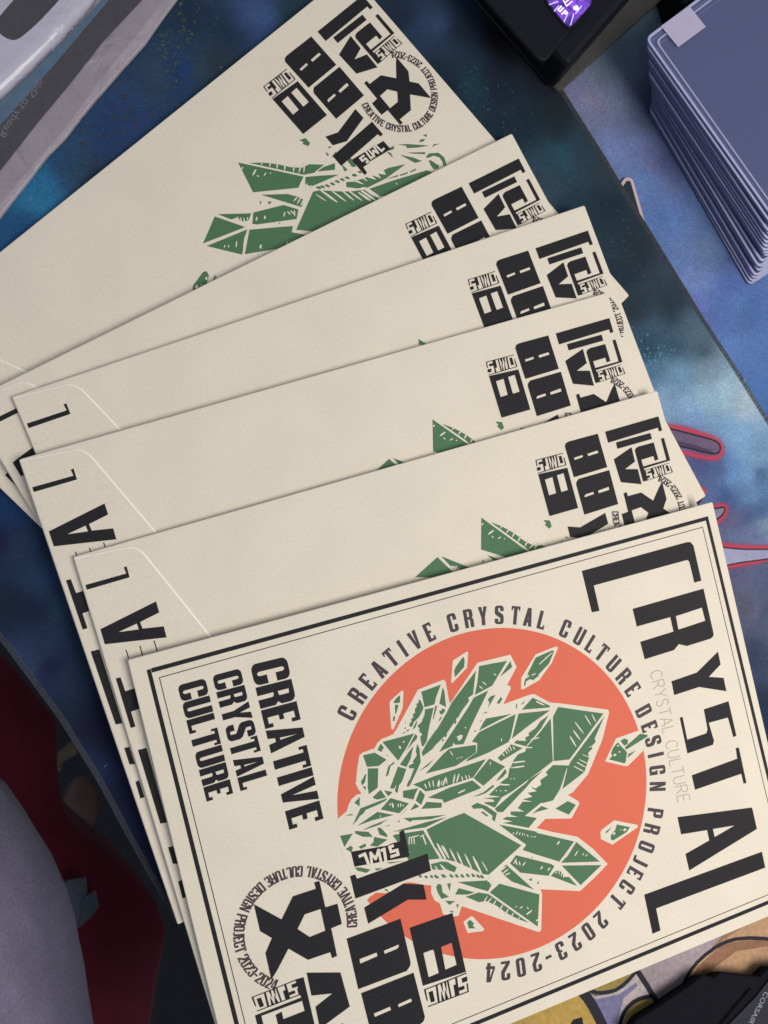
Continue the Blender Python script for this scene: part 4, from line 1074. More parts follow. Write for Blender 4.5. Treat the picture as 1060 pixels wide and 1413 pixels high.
# playmat: dark blue fantasy print, the keypad's shadow painted in; stitched rim
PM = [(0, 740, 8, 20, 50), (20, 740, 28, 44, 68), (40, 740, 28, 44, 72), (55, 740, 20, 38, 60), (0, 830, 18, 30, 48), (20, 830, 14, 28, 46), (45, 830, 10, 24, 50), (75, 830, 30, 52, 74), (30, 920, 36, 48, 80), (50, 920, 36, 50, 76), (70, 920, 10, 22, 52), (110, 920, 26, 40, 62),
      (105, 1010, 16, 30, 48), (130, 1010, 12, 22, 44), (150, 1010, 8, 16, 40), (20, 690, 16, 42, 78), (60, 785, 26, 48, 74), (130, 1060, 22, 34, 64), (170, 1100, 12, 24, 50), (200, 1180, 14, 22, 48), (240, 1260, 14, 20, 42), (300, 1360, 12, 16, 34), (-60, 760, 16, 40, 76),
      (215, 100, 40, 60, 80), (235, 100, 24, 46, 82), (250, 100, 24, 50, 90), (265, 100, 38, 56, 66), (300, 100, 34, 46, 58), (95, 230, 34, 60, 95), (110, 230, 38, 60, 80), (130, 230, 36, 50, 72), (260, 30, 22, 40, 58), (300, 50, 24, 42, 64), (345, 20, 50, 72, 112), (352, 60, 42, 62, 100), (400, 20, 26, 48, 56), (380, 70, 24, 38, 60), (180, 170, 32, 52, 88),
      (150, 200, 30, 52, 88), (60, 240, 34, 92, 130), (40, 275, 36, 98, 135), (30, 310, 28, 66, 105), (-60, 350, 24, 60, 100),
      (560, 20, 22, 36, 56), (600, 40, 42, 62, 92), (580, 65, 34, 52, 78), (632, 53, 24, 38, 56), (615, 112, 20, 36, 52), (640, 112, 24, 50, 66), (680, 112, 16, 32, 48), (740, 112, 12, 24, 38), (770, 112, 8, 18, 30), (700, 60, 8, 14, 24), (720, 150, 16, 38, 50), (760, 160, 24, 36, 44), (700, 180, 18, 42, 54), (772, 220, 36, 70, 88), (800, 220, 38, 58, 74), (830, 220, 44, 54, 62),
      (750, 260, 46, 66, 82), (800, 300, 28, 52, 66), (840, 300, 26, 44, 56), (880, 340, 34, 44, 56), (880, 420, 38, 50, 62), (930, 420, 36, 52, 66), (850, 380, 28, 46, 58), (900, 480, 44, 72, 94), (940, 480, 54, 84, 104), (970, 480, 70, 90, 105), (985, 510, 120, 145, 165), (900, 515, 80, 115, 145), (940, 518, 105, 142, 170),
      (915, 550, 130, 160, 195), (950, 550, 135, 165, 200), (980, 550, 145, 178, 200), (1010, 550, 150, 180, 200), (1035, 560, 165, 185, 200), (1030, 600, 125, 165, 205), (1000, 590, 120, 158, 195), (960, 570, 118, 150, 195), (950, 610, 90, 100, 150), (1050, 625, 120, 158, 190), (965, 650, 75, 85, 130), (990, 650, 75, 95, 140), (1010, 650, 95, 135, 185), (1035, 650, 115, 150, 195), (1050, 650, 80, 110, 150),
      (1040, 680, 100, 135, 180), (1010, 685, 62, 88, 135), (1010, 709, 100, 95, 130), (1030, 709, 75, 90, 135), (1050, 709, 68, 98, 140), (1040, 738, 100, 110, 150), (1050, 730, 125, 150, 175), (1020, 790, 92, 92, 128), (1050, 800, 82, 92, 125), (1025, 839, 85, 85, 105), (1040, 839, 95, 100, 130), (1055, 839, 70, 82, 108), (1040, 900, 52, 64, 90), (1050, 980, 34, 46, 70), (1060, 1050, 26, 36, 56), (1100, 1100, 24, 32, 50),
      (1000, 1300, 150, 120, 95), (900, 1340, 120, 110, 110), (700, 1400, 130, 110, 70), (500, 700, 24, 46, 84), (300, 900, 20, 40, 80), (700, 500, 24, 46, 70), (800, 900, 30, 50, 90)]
mpm = soft_print('playmat_print_and_shade', PM)
rim_r = px_loop('748,76 773,117 800,160 833,212 856,251 899,320 935,379 973,441 1015,505 1060,577 1200,800', 0)
rim_l = px_loop('345,1440 290,1345 247,1278 207,1212 171,1147 134,1078 80,991 7,893 -160,690', 0)
right_end = rim_r[-1]
PML = rim_r + [(right_end[0] + 60, right_end[1] - 120), (right_end[0] - 40, -260), (-10, -260)] + rim_l + [(-330, 20), (-330, 330), (rim_r[0][0] - 60, 330)]
# clip the loop top so the corner lies under the black keypad
pm = thing('playmat', 'dark blue printed playmat with a stitched rim, under the fan of envelopes', 'playmat')
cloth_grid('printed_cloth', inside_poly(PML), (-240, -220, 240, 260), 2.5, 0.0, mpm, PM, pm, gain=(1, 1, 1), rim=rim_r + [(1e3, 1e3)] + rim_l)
rub = mat('playmat_rubber', (.012, .012, .016), .85)
slab('rubber_base', PML, -2.5, -.06, rub, pm, bevel=.4)
STI = mat('stitch_thread', (.040, .044, .055), .8, grain=.4, scale=900)

def stitches(loop, name, step=.62):
    """overlock thread round a rim, as small slanted bars"""
    V, F = [], []
    for i in range(len(loop) - 1):
        a, b = Vector(loop[i][:2]), Vector(loop[i + 1][:2])
        d = (b - a).normalized(); nr = Vector((-d.y, d.x))
        k, Ln = 0, (b - a).length
        while k * step < Ln:
            c = a + d * (k * step + random.uniform(-.05, .05))
            o = len(V)
            for u, w_, zz in ((-.24, -.12, -.9), (.24, -.12, -.9), (-.22, 0, .10), (.22, 0, .10), (-.2 + .2, 1.6, .14), (.2 + .2, 1.6, .14), (-.18 + .25, 2.1, -.02), (.18 + .25, 2.1, -.02)):
                p = c + d * u + nr * SGN * w_
                V.append((p.x, p.y, zz))
            F += [(o, o + 1, o + 3, o + 2), (o + 2, o + 3, o + 5, o + 4), (o + 4, o + 5, o + 7, o + 6)]
            k += 1
    s = mesh_obj(name, V, F, STI, pm)
    s['kind'] = 'stuff'
    return s

SGN = -1
stitches(rim_r, 'rim_stitching')
stitches(rim_l, 'rim_stitching')

# specks of paint in the print
def specks(name, boxes, col, rmin, rmax, z=.03):
    V, F = [], []
    for (cx, cy, sx, sy, n) in boxes:
        for _ in range(n):
            x, y = random.gauss(cx, sx), random.gauss(cy, sy)
            p = at(x, y)
            if not inside_poly(PML)(p.x, p.y):
                continue
            r = random.uniform(rmin, rmax)
            o = len(V); m_ = 7
            for k in range(m_):
                a = 2 * math.pi * k / m_
                rr = r * random.uniform(.6, 1.3)
                V.append((p.x + rr * math.cos(a), p.y + rr * math.sin(a), z + random.random() * .02))
            F.append(tuple(range(o, o + m_)))
    s = mesh_obj(name, V, F, mat(name, col, .85, grain=.4, scale=500), pm)
    s['kind'] = 'stuff'

specks('olive_specks', [(238, 70, 16, 28, 60), (262, 30, 20, 20, 30)], lin(64, 76, 52), .2, .65)
specks('brown_specks', [(190, 170, 40, 30, 26), (150, 130, 50, 30, 14), (110, 190, 40, 15, 10)], lin(56, 54, 62), .3, .9)
specks('teal_specks', [(650, 130, 14, 26, 60), (700, 175, 30, 26, 50), (790, 240, 22, 22, 40), (850, 330, 26, 30, 50), (890, 455, 14, 18, 40)], lin(27, 66, 80), .15, .55)
specks('pale_specks', [(905, 492, 24, 10, 60), (935, 500, 22, 8, 30)], lin(78, 128, 150), .15, .5)

def lint(n=46):
    V, F = [], []
    for _ in range(n):
        p = at(random.uniform(0, 1060), random.uniform(0, 1413))
        if not inside_poly(PML)(p.x, p.y):
            continue
        a, L = random.uniform(0, 6.28), random.uniform(.25, 1.3)
        q = [Vector((p.x + L * k / 3 * math.cos(a + .35 * k), p.y + L * k / 3 * math.sin(a + .35 * k))) for k in range(4)]
        r = ribbon([tuple(v) for v in q], .10)
        o = len(V)
        V += [(x, y, .12) for x, y in r]
        F += [(o + k, o + k + 1, o + 6 - k, o + 7 - k) for k in range(3)]
    s = mesh_obj('lint', V, F, mat('lint_fibre', (.32, .32, .34), .9), pm)
    s['kind'] = 'stuff'

lint()

# glowing weapons printed on the playmat
GLOW = bpy.data.materials.new('red_glow_print')
GLOW.use_nodes = True
nt = GLOW.node_tree
gb = nt.nodes['Principled BSDF']; gb.inputs['Base Color'].default_value = (*lin(190, 62, 84), 1); gb.inputs['Roughness'].default_value = .85
ga = nt.nodes.new('ShaderNodeVertexColor'); ga.layer_name = 'ink_cover'
nt.links.new(ga.outputs['Color'], gb.inputs['Alpha'])

def chaikin(P, n=3):
    for _ in range(n):
        Q = [P[0]]
        for a, b in zip(P, P[1:]):
            Q += [tuple(.75 * u + .25 * v for u, v in zip(a, b)), tuple(.25 * u + .75 * v for u, v in zip(a, b))]
        P = Q + [P[-1]]
    return P

def glow(path, wd, z, closed=False):
    P = [at(x, y, 0) for x, y in chaikin(pts(path))]
    V, F, K = [], [], []
    prof = [(-1.6, 0), (-.9, .14), (-.3, .8), (.3, .8), (.9, .14), (1.6, 0)]
    n = len(P)
    for i in range(n):
        a = P[(i - 1) % n] if (closed or i) else P[i]
        b = P[(i + 1) % n] if (closed or i < n - 1) else P[i]
        d = (b - a); d.z = 0; d.normalize(); nr = Vector((-d.y, d.x, 0))
        for u, al in prof:
            V.append(tuple((P[i] + nr * u * wd)[:2]) + (z,)); K.append((al, al, al, 1))
    m_ = len(prof)
    for i in range(n if closed else n - 1):
        for k in range(m_ - 1):
            a, b = i * m_ + k, ((i + 1) % n) * m_ + k
            F.append((a, a + 1, b + 1, b))
    o = mesh_obj('glow_print', V, F, GLOW, pm)
    ca = o.data.color_attributes.new('ink_cover', 'FLOAT_COLOR', 'POINT')
    ca.data.foreach_set('color', [v for k in K for v in k])

def shape(name, path, col, z, outline=None, wd=.6, closed=True, glow_w=None):
    P = [tuple(at(x, y, 0)[:2]) for x, y in pts(path)]
    P = round_loop(P, 3.0, 4) if closed else P
    m = mat(name + '_ink', lin(*col), .85, grain=.15, scale=500, mottle=.25)
    o = sheet(name, [[P]], z, m, pm)
    if outline:
        sheet('outline_print', [[ribbon(P + ([P[0]] if closed else []), wd)]], z + .03, OUTL, pm)
    return o

OUTL = mat('outline_ink', lin(38, 22, 34), .8)
OUTD = mat('dark_outline_ink', lin(36, 34, 44), .8)
glow('916,588 940,590 985,604 997,614 996,628 985,634 950,626 925,620', 1.5, .03)
shape('blade_print', '890,585 927,592 985,607 994,613 994,624 984,627 945,617 890,610', (96, 82, 108), .06, True, .7)
shape('blade_shade_print', '890,602 945,610 984,622 985,626 945,616 890,609', (70, 58, 82), .10)
glow('940,672 958,668 975,680', 1.4, .03)
shape('grip_print', '930,670 962,675 972,684 960,700 930,700', (70, 48, 78), .06, True, .7)
glow('985,700 1000,697 1003,704 998,713 988,722', 1.5, .03)
shape('loop_print', '975,700 988,702 999,699 1001,704 996,712 986,719 975,719', (118, 118, 140), .06, True, .7)
glow('990,751 1024,755.5 1060,756 1120,750', 1.5, .03)
glow('995,784 1020,779 1050,774 1066,768', 1.4, .03)
shape('spear_print', '985,754 1024,758 1060,758 1120,752 1120,760 1055,772 1020,776.5 985,784', (146, 146, 176), .06, True, .6)

# the corner of the print below the face-up envelope: bold outlined shapes
def flat_print(name, path, col, z, m=None):
    P = [tuple(at(600 + x / 2.304, 1230 + y / 2.304, 0)[:2]) for x, y in pts(path)]
    return sheet(name, [[P]], z, m or mat(name + '_ink', lin(*col), .85, grain=.2, scale=500, mottle=.3), pm)

def line_print(path, wd, z):
    P = [tuple(at(600 + x / 2.304, 1230 + y / 2.304, 0)[:2]) for x, y in pts(path)]
    return sheet('outline_print', [[ribbon(P, wd)]], z, OUTD, pm)

flat_print('ochre_print', '180,470 300,370 400,300 480,280 545,470', (164, 136, 72), .03)
flat_print('mauve_print', '640,240 960,90 830,235 790,300 760,400 720,380', (146, 134, 140), .03)
flat_print('tan_print', '790,310 830,230 910,160 1060,60 1160,40 1160,420 760,420', (168, 134, 104), .035)
flat_print('brown_print', '800,300 840,235 920,165 1060,148 1160,170 1160,230 1060,175 960,190 880,250 850,300', (132, 96, 74), .06)
flat_print('lavender_print', '470,312 510,335 580,318 640,255 665,275 720,375 700,420 530,430', (168, 158, 160), .05)
flat_print('violet_print', '492,330 515,343 585,328 640,290 645,300 600,340 580,420 545,422', (112, 108, 142), .08)
flat_print('ochre_print', '500,300 620,240 636,255 575,308 515,318', (146, 128, 66), .08)
flat_print('ochre_print', '600,430 610,380 650,345 690,335 715,375 700,430', (160, 142, 76), .08)
flat_print('dark_print', '420,440 440,408 468,400 476,440', (30, 28, 34), .09)
line_print('466,316 485,338 503,366 522,402 540,440', 4.0, .12)
line_print('484,308 500,318 515,322 535,323 555,320 575,314 595,302 615,284 632,264 645,246', 1.5, .12)
line_print('640,246 675,300 722,378', 2.2, .12)
line_print('586,440 590,420 594,402 602,384 614,368 630,353 650,342 670,336 690,332', 1.7, .12)
line_print('786,310 790,296 800,274 815,249 835,225 860,202 890,180 910,168 930,159 955,152 1000,148 1050,150 1120,160', 1.5, .12)

# ---------------------------------------------------------------- black keypad with a lit key, top
BLK = mat('black_plastic', (.006, .007, .011), .5, grain=.2, scale=900, bump=.15, bump_scale=2200, spec=.15)
GREYP = mat('dark_grey_base', (.050, .048, .046), .6, grain=.2, scale=700)
kp = thing('keypad', 'black keypad at the top edge with one key lit purple', 'keypad')
base = px_loop('770,129 640,-20 700,-160 960,-130 915,-2', 1.0)
slab('base_plate', round_loop(base, 2), .2, 2.2, GREYP, kp, bevel=.5)
bodyl = px_loop('764,121 628,-38 690,-150 940,-120 872,-4', 3)
slab('case', round_loop(bodyl, 3), 2.25, 17.0, BLK, kp, bevel=2.5)
topl = px_loop('748,92 655,-12 700,-110 880,-90 822,-2', 17)
slab('key_deck', round_loop(topl, 4), 17.02, 18.6, BLK, kp, bevel=1.2)
KEYE = bpy.data.materials.new('lit_key_screen')
KEYE.use_nodes = True
nt = KEYE.node_tree
b = nt.nodes['Principled BSDF']
b.inputs['Base Color'].default_value = (.02, .01, .05, 1)
tc = nt.nodes.new('ShaderNodeTexCoord')
n = nt.nodes.new('ShaderNodeTexNoise'); n.inputs['Scale'].default_value = 170; n.inputs['Detail'].default_value = 3; n.inputs['Distortion'].default_value = 1.5
nt.links.new(tc.outputs['Object'], n.inputs['Vector'])
cr_ = nt.nodes.new('ShaderNodeValToRGB')
cr_.color_ramp.elements[0].position, cr_.color_ramp.elements[0].color = .35, (.02, .004, .16, 1)
cr_.color_ramp.elements[1].position, cr_.color_ramp.elements[1].color = .72, (.34, .10, 1.0, 1)
nt.links.new(n.outputs['Fac'], cr_.inputs['Fac']); nt.links.new(cr_.outputs['Color'], b.inputs['Emission Color'])
b.inputs['Emission Strength'].default_value = .95
LITE = bpy.data.materials.new('lit_key_mark'); LITE.use_nodes = True
b = LITE.node_tree.nodes['Principled BSDF']; b.inputs['Emission Color'].default_value = (.9, .8, 1, 1); b.inputs['Emission Strength'].default_value = 1.0
LITB = bpy.data.materials.new('lit_key_ray'); LITB.use_nodes = True
b = LITB.node_tree.nodes['Principled BSDF']; b.inputs['Emission Color'].default_value = (.22, .16, 1, 1); b.inputs['Emission Strength'].default_value = .9
kz = 18.6
keyl = px_loop('785,38 779,34 755,4 752,-10 790,-30 818,-8 814,8 790,35', kz)
frame = round_loop(inset(keyl, -.9), 1)
slab('key_frame', frame, kz + .02, kz + .5, BLK, kp, bevel=.25)
key = sheet('lit_key', [[keyl]], kz + .55, KEYE, kp)

def kq(path, wd, m, name):
    P = [tuple(at(680 + x / 4.417, y / 4.417, kz)[:2]) for x, y in pts(path)]
    sheet(name, [[ribbon(P, wd)]], kz + .62 if m is LITB else kz + .7, m, key)
for q in ('340,35 395,15', '370,75 400,40', '430,140 455,85', '470,160 490,90', '500,90 540,40'):
    kq(q, .35, LITB, 'key_ray')
for ch, ox, oy in (('U', 388, 66), ('P', 412, 92)):
    o_, r_, u_ = (at(680 + x / 4.417, y / 4.417, kz) for x, y in ((ox, oy), (ox + 28, oy + 27), (ox + 25, oy - 26)))
    gl = put(glyph(ch, .62, .2, .16), (o_.x, o_.y), (r_ - o_), (u_ - o_))
    sheet('key_letter', [gl], kz + .7, LITE, key)
for q in ('425,5 445,45 480,15', '440,20 470,-5', '488,45 518,68', '490,66 515,42', '484,56 522,56', '503,38 503,74', '520,0 540,5'):
    kq(q, .38, LITE, 'key_symbol')

# second black object at the top right, behind the sleeves
tag(slab('black_box', round_loop(px_loop('928,26 915,-20 960,-120 1100,-120 1000,-6', 4), 2), -2.4, 12, BLK, None, bevel=1.5), 'black object at the top edge just behind the clear card sleeves', 'box')

# card with a pale rim poking out from under the playmat
RIM = mat('pale_card_rim', lin(190, 168, 172), .6)
CARD = mat('dark_card_face', lin(30, 44, 52), .5)
cl = px_loop('853,258 862,245 872,247 890,310 900,345 870,345', -1.9)
cd = thing('card', 'dark trading card with a pale rounded rim poking out from under the playmat edge', 'card')
slab('card_rim', round_loop(cl, 1.6), -2.5, -1.2, RIM, cd, bevel=.15)
sheet('card_face', [[round_loop(inset(cl, 1.4), 1.2)]], -1.17, CARD, cd)

# ---------------------------------------------------------------- stack of rigid clear card sleeves
def plastic(name, tint, alpha, rough=.18, through=(.84, .87, .97, 1)):
    m = bpy.data.materials.new(name)
    m.use_nodes = True
    nt = m.node_tree
    b = nt.nodes['Principled BSDF']
    b.inputs['Base Color'].default_value = (*tint, 1)
    b.inputs['Roughness'].default_value = rough
    b.inputs['Specular IOR Level'].default_value = .5
    tr = nt.nodes.new('ShaderNodeBsdfTransparent'); tr.inputs['Color'].default_value = through
    mx = nt.nodes.new('ShaderNodeMixShader'); mx.inputs['Fac'].default_value = alpha
    nt.links.new(tr.outputs[0], mx.inputs[1]); nt.links.new(b.outputs[0], mx.inputs[2])
    nt.links.new(mx.outputs[0], nt.nodes['Material Output'].inputs['Surface'])
    n = nt.nodes.new('ShaderNodeTexNoise'); n.inputs['Scale'].default_value = 45; n.inputs['Detail'].default_value = 6
    tc = nt.nodes.new('ShaderNodeTexCoord'); nt.links.new(tc.outputs['Object'], n.inputs['Vector'])
    mr = nt.nodes.new('ShaderNodeMapRange'); mr.inputs['To Min'].default_value, mr.inputs['To Max'].default_value = rough * .6, rough * 2.2
    nt.links.new(n.outputs['Fac'], mr.inputs['Value']); nt.links.new(mr.outputs[0], b.inputs['Roughness'])
    return m

PL = plastic('clear_sleeve_plastic', (.17, .19, .34), .34, .10)
PLR = plastic('sleeve_highlight_plastic', (.58, .58, .80), .58, .10)  # paler than the panel: edge highlight put into the colour
SL_L, SL_S, SL_T = 101.0, (at(897, 147, 0) - at(1041, 391, 0)).length, 1.28

def make_sleeve(label, group):
    o = thing('card_sleeve', label, 'card sleeve', group=group)
    # local frame: origin at the top-left corner seen in the photo, x along the long side, y down the short side
    lp = round_loop([(0, 0), (SL_L, 0), (SL_L, -SL_S), (0, -SL_S)], 3.2, 5)
    slab('panel', lp, 0, .92, PL, o, bevel=.22)
    out = inset(lp, .15); inn = inset(lp, 1.25)
    n = len(lp)
    V = zl(inset(lp, .38), 1.2) + zl(out, 1.06) + zl(out, .94) + zl(inn, .94) + zl(inset(lp, 1.0), 1.2)
    F = []
    for k in range(5):
        for i in range(n):
            a, b = k * n + i, k * n + (i + 1) % n
            c, d = ((k + 1) % 5) * n + (i + 1) % n, ((k + 1) % 5) * n + i
            F.append((a, d, c, b))
    mesh_obj('raised_rim', V, F, PLR, o)
    # raised line a few millimetres inside the rim, coloured pale as a painted highlight
    rect_ = [(0, 0), (SL_L, 0), (SL_L, -SL_S), (0, -SL_S)]
    a_, c_, b_ = (round_loop(inset(rect_, d), 2.4, 5) for d in (3.3, 3.6, 4.0))
    m_ = len(a_)
    mesh_obj('inner_highlight_line', zl(a_, .935) + zl(c_, 1.08) + zl(b_, .935), [q for k in range(2) for i in range(m_) for q in [(k * m_ + i, (k + 1) * m_ + i, (k + 1) * m_ + (i + 1) % m_, k * m_ + (i + 1) % m_)]], PLR, o)
    return o

bot = [at(897, 147, 0), at(1041, 391, 0)]
NS = 19
ztop = DM_Z + NS * SL_T
top = [at(890, 52, ztop), at(1066, 299, ztop)]
proto = None
for k in range(NS):
    f = k / (NS - 1)
    ff = f ** 1.25
    z = DM_Z + .05 + k * SL_T
    a = Vector(bot[0]).lerp(top[0], ff); b = Vector(bot[1]).lerp(top[1], ff)
    jx, jr = random.uniform(-1.0, 1.0), random.uniform(-.016, .016)
    d = b - a
    ang = math.atan2(d.y, d.x) + math.pi / 2 + jr
    top_one = k == NS - 1
    low_one = k == 0
    label = 'lowest rigid clear card sleeve, resting on the blue desk mat' if low_one else 'topmost rigid clear card sleeve, pale tape on its corner' if top_one else 'rigid clear card sleeve within the stack below the taped one'
    if proto is None:
        proto = s = make_sleeve(label, 'rigid clear card sleeves in the stack')
    else:
        s = copy_tree(proto)
        s['label'] = label
    xd = Vector((math.cos(ang), math.sin(ang)))
    s.location = ((a.x + xd.x * jx) * MM, (a.y + xd.y * jx) * MM, z * MM)
    s.rotation_euler = (0, 0, ang)
TAPE = mat('pale_tape', lin(172, 166, 192), .35, grain=.05, scale=300, mottle=.06)
zt = ztop + .06
tp = px_loop('912,36 951,8 974,37 936,65', zt)
tag(slab('tape', tp, zt + .0, zt + .12, TAPE, None, bevel=.04), 'pale lavender square of tape stuck over the corner of the top card sleeve', 'tape')

# ---------------------------------------------------------------- plastic pouch, top left
def crinkle(m, dist, scale):
    nt = m.node_tree
    b = nt.nodes['Principled BSDF']
    tc = nt.nodes.new('ShaderNodeTexCoord')
    n = nt.nodes.new('ShaderNodeTexNoise'); n.inputs['Scale'].default_value = scale; n.inputs['Detail'].default_value = 4; n.inputs['Distortion'].default_value = 1.2
    nt.links.new(tc.outputs['Object'], n.inputs['Vector'])
    bp = nt.nodes.new('ShaderNodeBump'); bp.inputs['Strength'].default_value = 1; bp.inputs['Distance'].default_value = dist
    nt.links.new(n.outputs['Fac'], bp.inputs['Height']); nt.links.new(bp.outputs['Normal'], b.inputs['Normal'])

FILM = plastic('frosted_film', lin(178, 168, 178), .76, .25, (.95, .95, .95, 1))
crinkle(FILM, .0025, 50)
pch = thing('packet', 'glossy clear plastic packet with dark printed bands at the top left', 'packet')
ol = '300,-80 243,0 222,28 200,60 165,99 140,128 113,160 90,190 68,212 40,248 14,281 -20,325 -200,300 -200,-80'
slab('film', px_loop(ol, 1.6), .5, 2.0, FILM, pch, bevel=.4)
BAND = mat('dark_band_print', lin(68, 66, 72), .45, grain=.12, scale=400, mottle=.1, coat=.3)
bnd = sheet('dark_band', [[px_loop('256,-60 196,0 141,59 99,113 50,172 0,236 -60,310 -120,310 -60,238 0,174 71,94 151,0 210,-65', 2.35)]], 2.38, BAND, pch)
WHT = mat('white_plastic', lin(176, 174, 190), .3, grain=.04, scale=150, mottle=.12, coat=.4)
crinkle(WHT, .0016, 40)
FILM2 = plastic('clear_film', lin(182, 172, 184), .20, .15, (.97, .97, .97, 1))
crinkle(FILM2, .0025, 50)
slab('film_layer', px_loop('290,-80 226,0 190,46 140,106 96,168 50,222 -20,306 -160,260 -160,-80', 2.4), 2.02, 2.3, FILM2, pch, bevel=.15)
hz = 6.0
TEAL = mat('see_through_blue', lin(82, 104, 128), .4, grain=.1, scale=300, mottle=.15, coat=.3)  # coloured sheet standing in for the mat seen through clear film
sheet('blue_strip', [[px_loop('190,-60 140,0 88,56 44,100 0,140 -60,195 -60,238 0,173.5 70.6,93.6 150.4,0 200,-60', 2.35)]], 2.36, TEAL, pch)
ridge = px_loop('150,-70 128,0 80,54 36,97 0,130 -80,200 -260,150 -200,-70', 5.0)
rg = rings('raised_blister', [zl(inset(ridge, 5), hz), zl(inset(ridge, 2.6), hz - .5), zl(inset(ridge, .9), hz - 1.7), zl(ridge, 2.32)], WHT, pch, smooth=True)
slot = round_loop(px_loop('110,-40 82,0 52,32 24,56 9,54 -12,36 10,10 40,-24 60,-60', hz), 3, 4)
sheet('slot_band', [[slot]], hz + .05, BAND, rg)

# mirrored small lettering on the dark band
def text_mesh(txt, size, org, ux, uy, z, m, name, parent, off=0.0):
    cu = bpy.data.curves.new(name, 'FONT')
    cu.body = txt; cu.size = 1.0; cu.offset = off; cu.resolution_u = 3
    to = bpy.data.objects.new(name, cu); C.objects.link(to)
    dg = bpy.context.evaluated_depsgraph_get(); dg.update()
    me = bpy.data.meshes.new_from_object(to.evaluated_get(dg))
    wd = max(v.co.x for v in me.vertices)
    V = []
    for v in me.vertices:
        x, y = v.co.x / wd, v.co.y
        V.append((org[0] + ux[0] * x + uy[0] * y * size, org[1] + ux[1] * x + uy[1] * y * size, z))
    F = [tuple(p.vertices) for p in me.polygons]
    bpy.data.objects.remove(to); bpy.data.curves.remove(cu); bpy.data.meshes.remove(me)
    return mesh_obj(name, V, F, m, parent)

GREYT = mat('grey_lettering', lin(112, 110, 118), .5)
a, b = at(3, 190, 2.1), at(60, 112, 2.1)
ux = (b - a); uy = Vector((ux.y, -ux.x, 0)).normalized()
text_mesh('Ready to Ship', 3.6, a - uy * 1.6, ux, uy, 2.42, GREYT, 'mirrored_lettering', bnd)

# ---------------------------------------------------------------- black device with lettering, bottom right
DEV = mat('dark_device_plastic', (.005, .005, .009), .7, grain=.2, scale=900, bump=.1, spec=.08)
dv_ = thing('black_device', 'black plastic device with angular edges and white lettering, bottom right corner', 'device')
dl = px_loop('850,1450 878,1409 912,1388 950,1362 969,1347 985,1350 995,1343 1030,1347 1049,1349 1062,1336 1150,1330 1160,1500 850,1500', 7)
dl_low = inset(dl, 3.2)
rings('case', [zl(inset(dl, .9), 7.0), zl(inset(dl, .25), 6.6), zl(dl, 5.8), zl(dl_low, .3)], DEV, dv_)
SLATE = mat('slate_panel', (.022, .023, .034), .5, grain=.1, scale=600, spec=.15)
sp = px_loop('1004,1413 1040,1376 1064,1346 1150,1340 1150,1500 950,1480', 7)
pn = slab('side_panel', sp, 7.02, 7.9, SLATE, dv_, bevel=.4)
gv = px_loop('990,1413 1033,1362 1037,1364 996,1413', 7)
sheet('groove', [[gv]], 7.03, mat('groove_black', (.004, .004, .005), .9, spec=0), dv_)
WT = mat('white_lettering', lin(140, 140, 150), .5)
a, b = at(1057, 1368, 8), at(1034, 1412, 8)
ux = b - a; uy = Vector((-ux.y, ux.x, 0)).normalized()
text_mesh('CORSAIR', 3.2, a - uy * .4, ux, uy, 7.96, WT, 'lettering', pn)

# ---------------------------------------------------------------- below the desk edge, left
def fabric(name, col, scale=700):
    m = mat(name, col, .95, grain=.18, scale=scale, bump=.5, bump_scale=900, spec=.1, mottle=.15)
    m.node_tree.nodes['Principled BSDF'].inputs['Sheen Weight'].default_value = .15
    return m

def drape(name, edge, far, z0, rows, height, m, folds, seams=(), parent=None):
    """cloth rising from its rim (edge, pixels) to a crown over the far line: a lofted surface with folds"""
    E = [at(x, y, z0) for x, y in pts(edge)]
    G = [at(x, y, z0) for x, y in pts(far)]
    # resample
    def res(P, n):
        L = [0]
        for i in range(1, len(P)):
            L.append(L[-1] + (P[i] - P[i - 1]).length)
        out = []
        for k in range(n):
            t = L[-1] * k / (n - 1)
            i = max(j for j in range(len(P) - 1) if L[j] <= t + 1e-9)
            out.append(P[i].lerp(P[i + 1], (t - L[i]) / max(1e-6, L[i + 1] - L[i])))
        return out
    n = 70
    E, G = res(E, n), res(G, n)
    V, F = [], []
    for r in range(rows):
        t = (r / (rows - 1)) ** 1.9
        for i in range(n):
            p = E[i].lerp(G[i], t)
            zz = z0 + height * math.sin(min(1, t * 1.25) * math.pi / 2) ** .7
            zz += folds * noise.noise(Vector((p.x * .03, p.y * .014, 3.1))) * min(1, t * 6) + folds * .5 * noise.noise(Vector((p.x * .11 + p.y * .03, p.y * .03, 9))) * min(1, t * 8)
            d = (p - E[i]).length
            for sd in seams:
                zz -= 1.6 * math.exp(-((d - sd) / .9) ** 2)
            V.append((p.x, p.y, zz))
    V += [tuple((p + (g - p).normalized() * 16)[:2]) + (z0 - 40,) for p, g in zip(E, G)]
    for r in range(rows - 1):
        for i in range(n - 1):
            a = r * n + i
            F.append((a, a + n, a + n + 1, a + 1))
    o = rows * n
    for i in range(n - 1):
        F.append((i, i + 1, o + i + 1, o + i))
    return mesh_obj(name, V, F, m, parent, smooth=True)

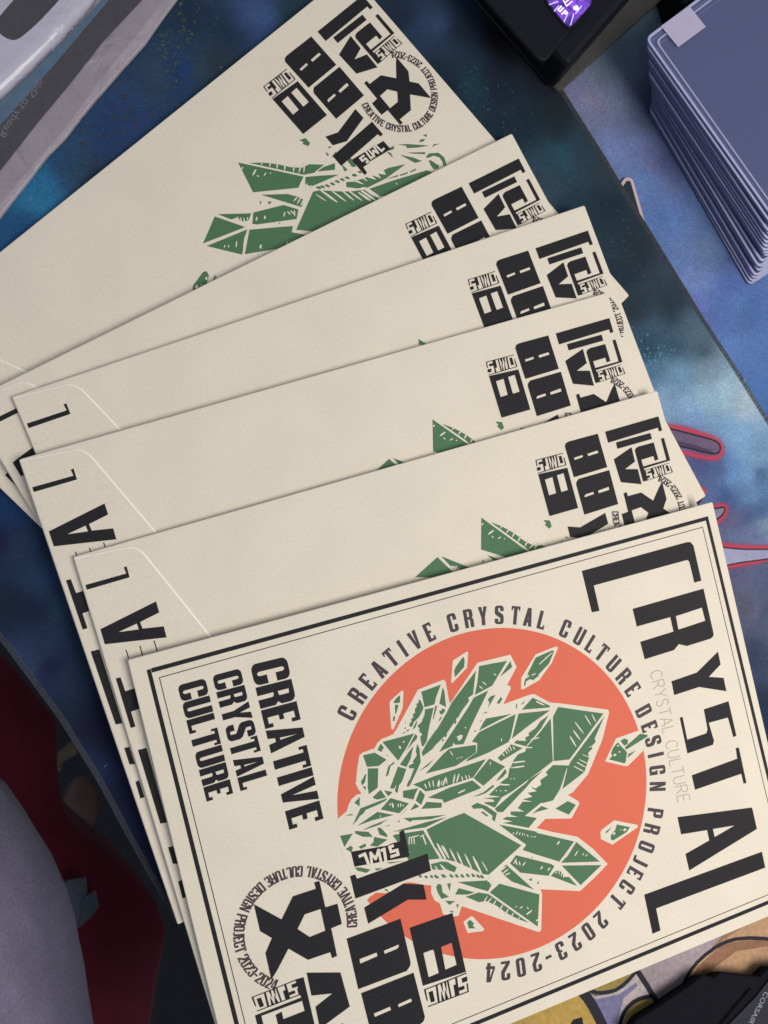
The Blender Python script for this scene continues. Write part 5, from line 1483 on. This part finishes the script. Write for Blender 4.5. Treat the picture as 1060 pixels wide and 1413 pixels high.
RED = fabric('dark_red_fabric', (.105, .010, .021))
rc = drape('red_cushion', '-60,840 15,918 54,965 78,994 80,1074 91,1125 116,1150 171,1194 214,1241 230,1285 218,1343 207,1413 190,1520', '-300,840 -260,918 -220,965 -200,1000 -200,1074 -180,1125 -160,1150 -120,1194 -90,1241 -60,1285 -60,1343 -60,1413 -60,1520', -190, 60, 40, RED, 7.0)
tag(rc, 'dark red fabric cushion in the shade beside the desk edge', 'cushion')
LAV = fabric('lavender_grey_fabric', (.20, .185, .275))
lg = drape('lavender_cloth', '-40,1040 0,1087 20,1112 44,1147 70,1190 91,1223 103,1262 109,1296 116,1328 120,1357 129,1413 142,1520', '-330,1200 -300,1200 -290,1190 -280,1147 -270,1190 -260,1223 -255,1262 -250,1296 -250,1328 -250,1357 -250,1413 -250,1520', -110, 34, 110, LAV, 16.0, seams=(5.0, 11.0))
tag(lg, 'pale lavender grey cloth with a double stitched rim at the lower left', 'cloth')
TAG = fabric('slate_tag_fabric', (.075, .095, .125), 1200)
tg = thing('fabric_tag', 'frayed slate blue woven tag lying on the dark red cushion', 'tag')
slab('woven_strip', px_loop('80,1226 114,1219 116,1241 112,1252 104,1290 86,1282', -150), -158, -156.5, TAG, tg, bevel=.4)
slab('woven_strip', px_loop('112,1246 129,1236 133,1259 125,1270 106,1288', -150), -156.4, -155, TAG, tg, bevel=.4)
KNB = mat('brown_knob', lin(92, 70, 62), .6, grain=.2, scale=100)
kc = at(108, 1118, -400)
V, F = [], []
for j in range(9):
    th = math.pi * j / 16
    for i in range(20):
        a_ = 2 * math.pi * i / 20
        V.append((kc.x + 15 * math.cos(th) * math.cos(a_), kc.y + 26 * math.cos(th) * math.sin(a_), -410 + 14 * math.sin(th)))
for j in range(8):
    for i in range(20):
        a_, b_ = j * 20 + i, j * 20 + (i + 1) % 20
        F.append((a_, b_, b_ + 20, a_ + 20))
tag(mesh_obj('brown_knob', V, F, KNB, smooth=True), 'dim rounded brown object on the floor between cushion and playmat', 'knob')
STW = mat('straw_strip', lin(96, 86, 66), .8, grain=.3, scale=60)
tag(slab('straw_strip', px_loop('70,1050 96,1024 108,1030 106,1040 84,1054 84,1064 70,1068', -500), -506, -500, STW, None, bevel=2), 'dim straw coloured strip on the floor above the brown object', 'strip')
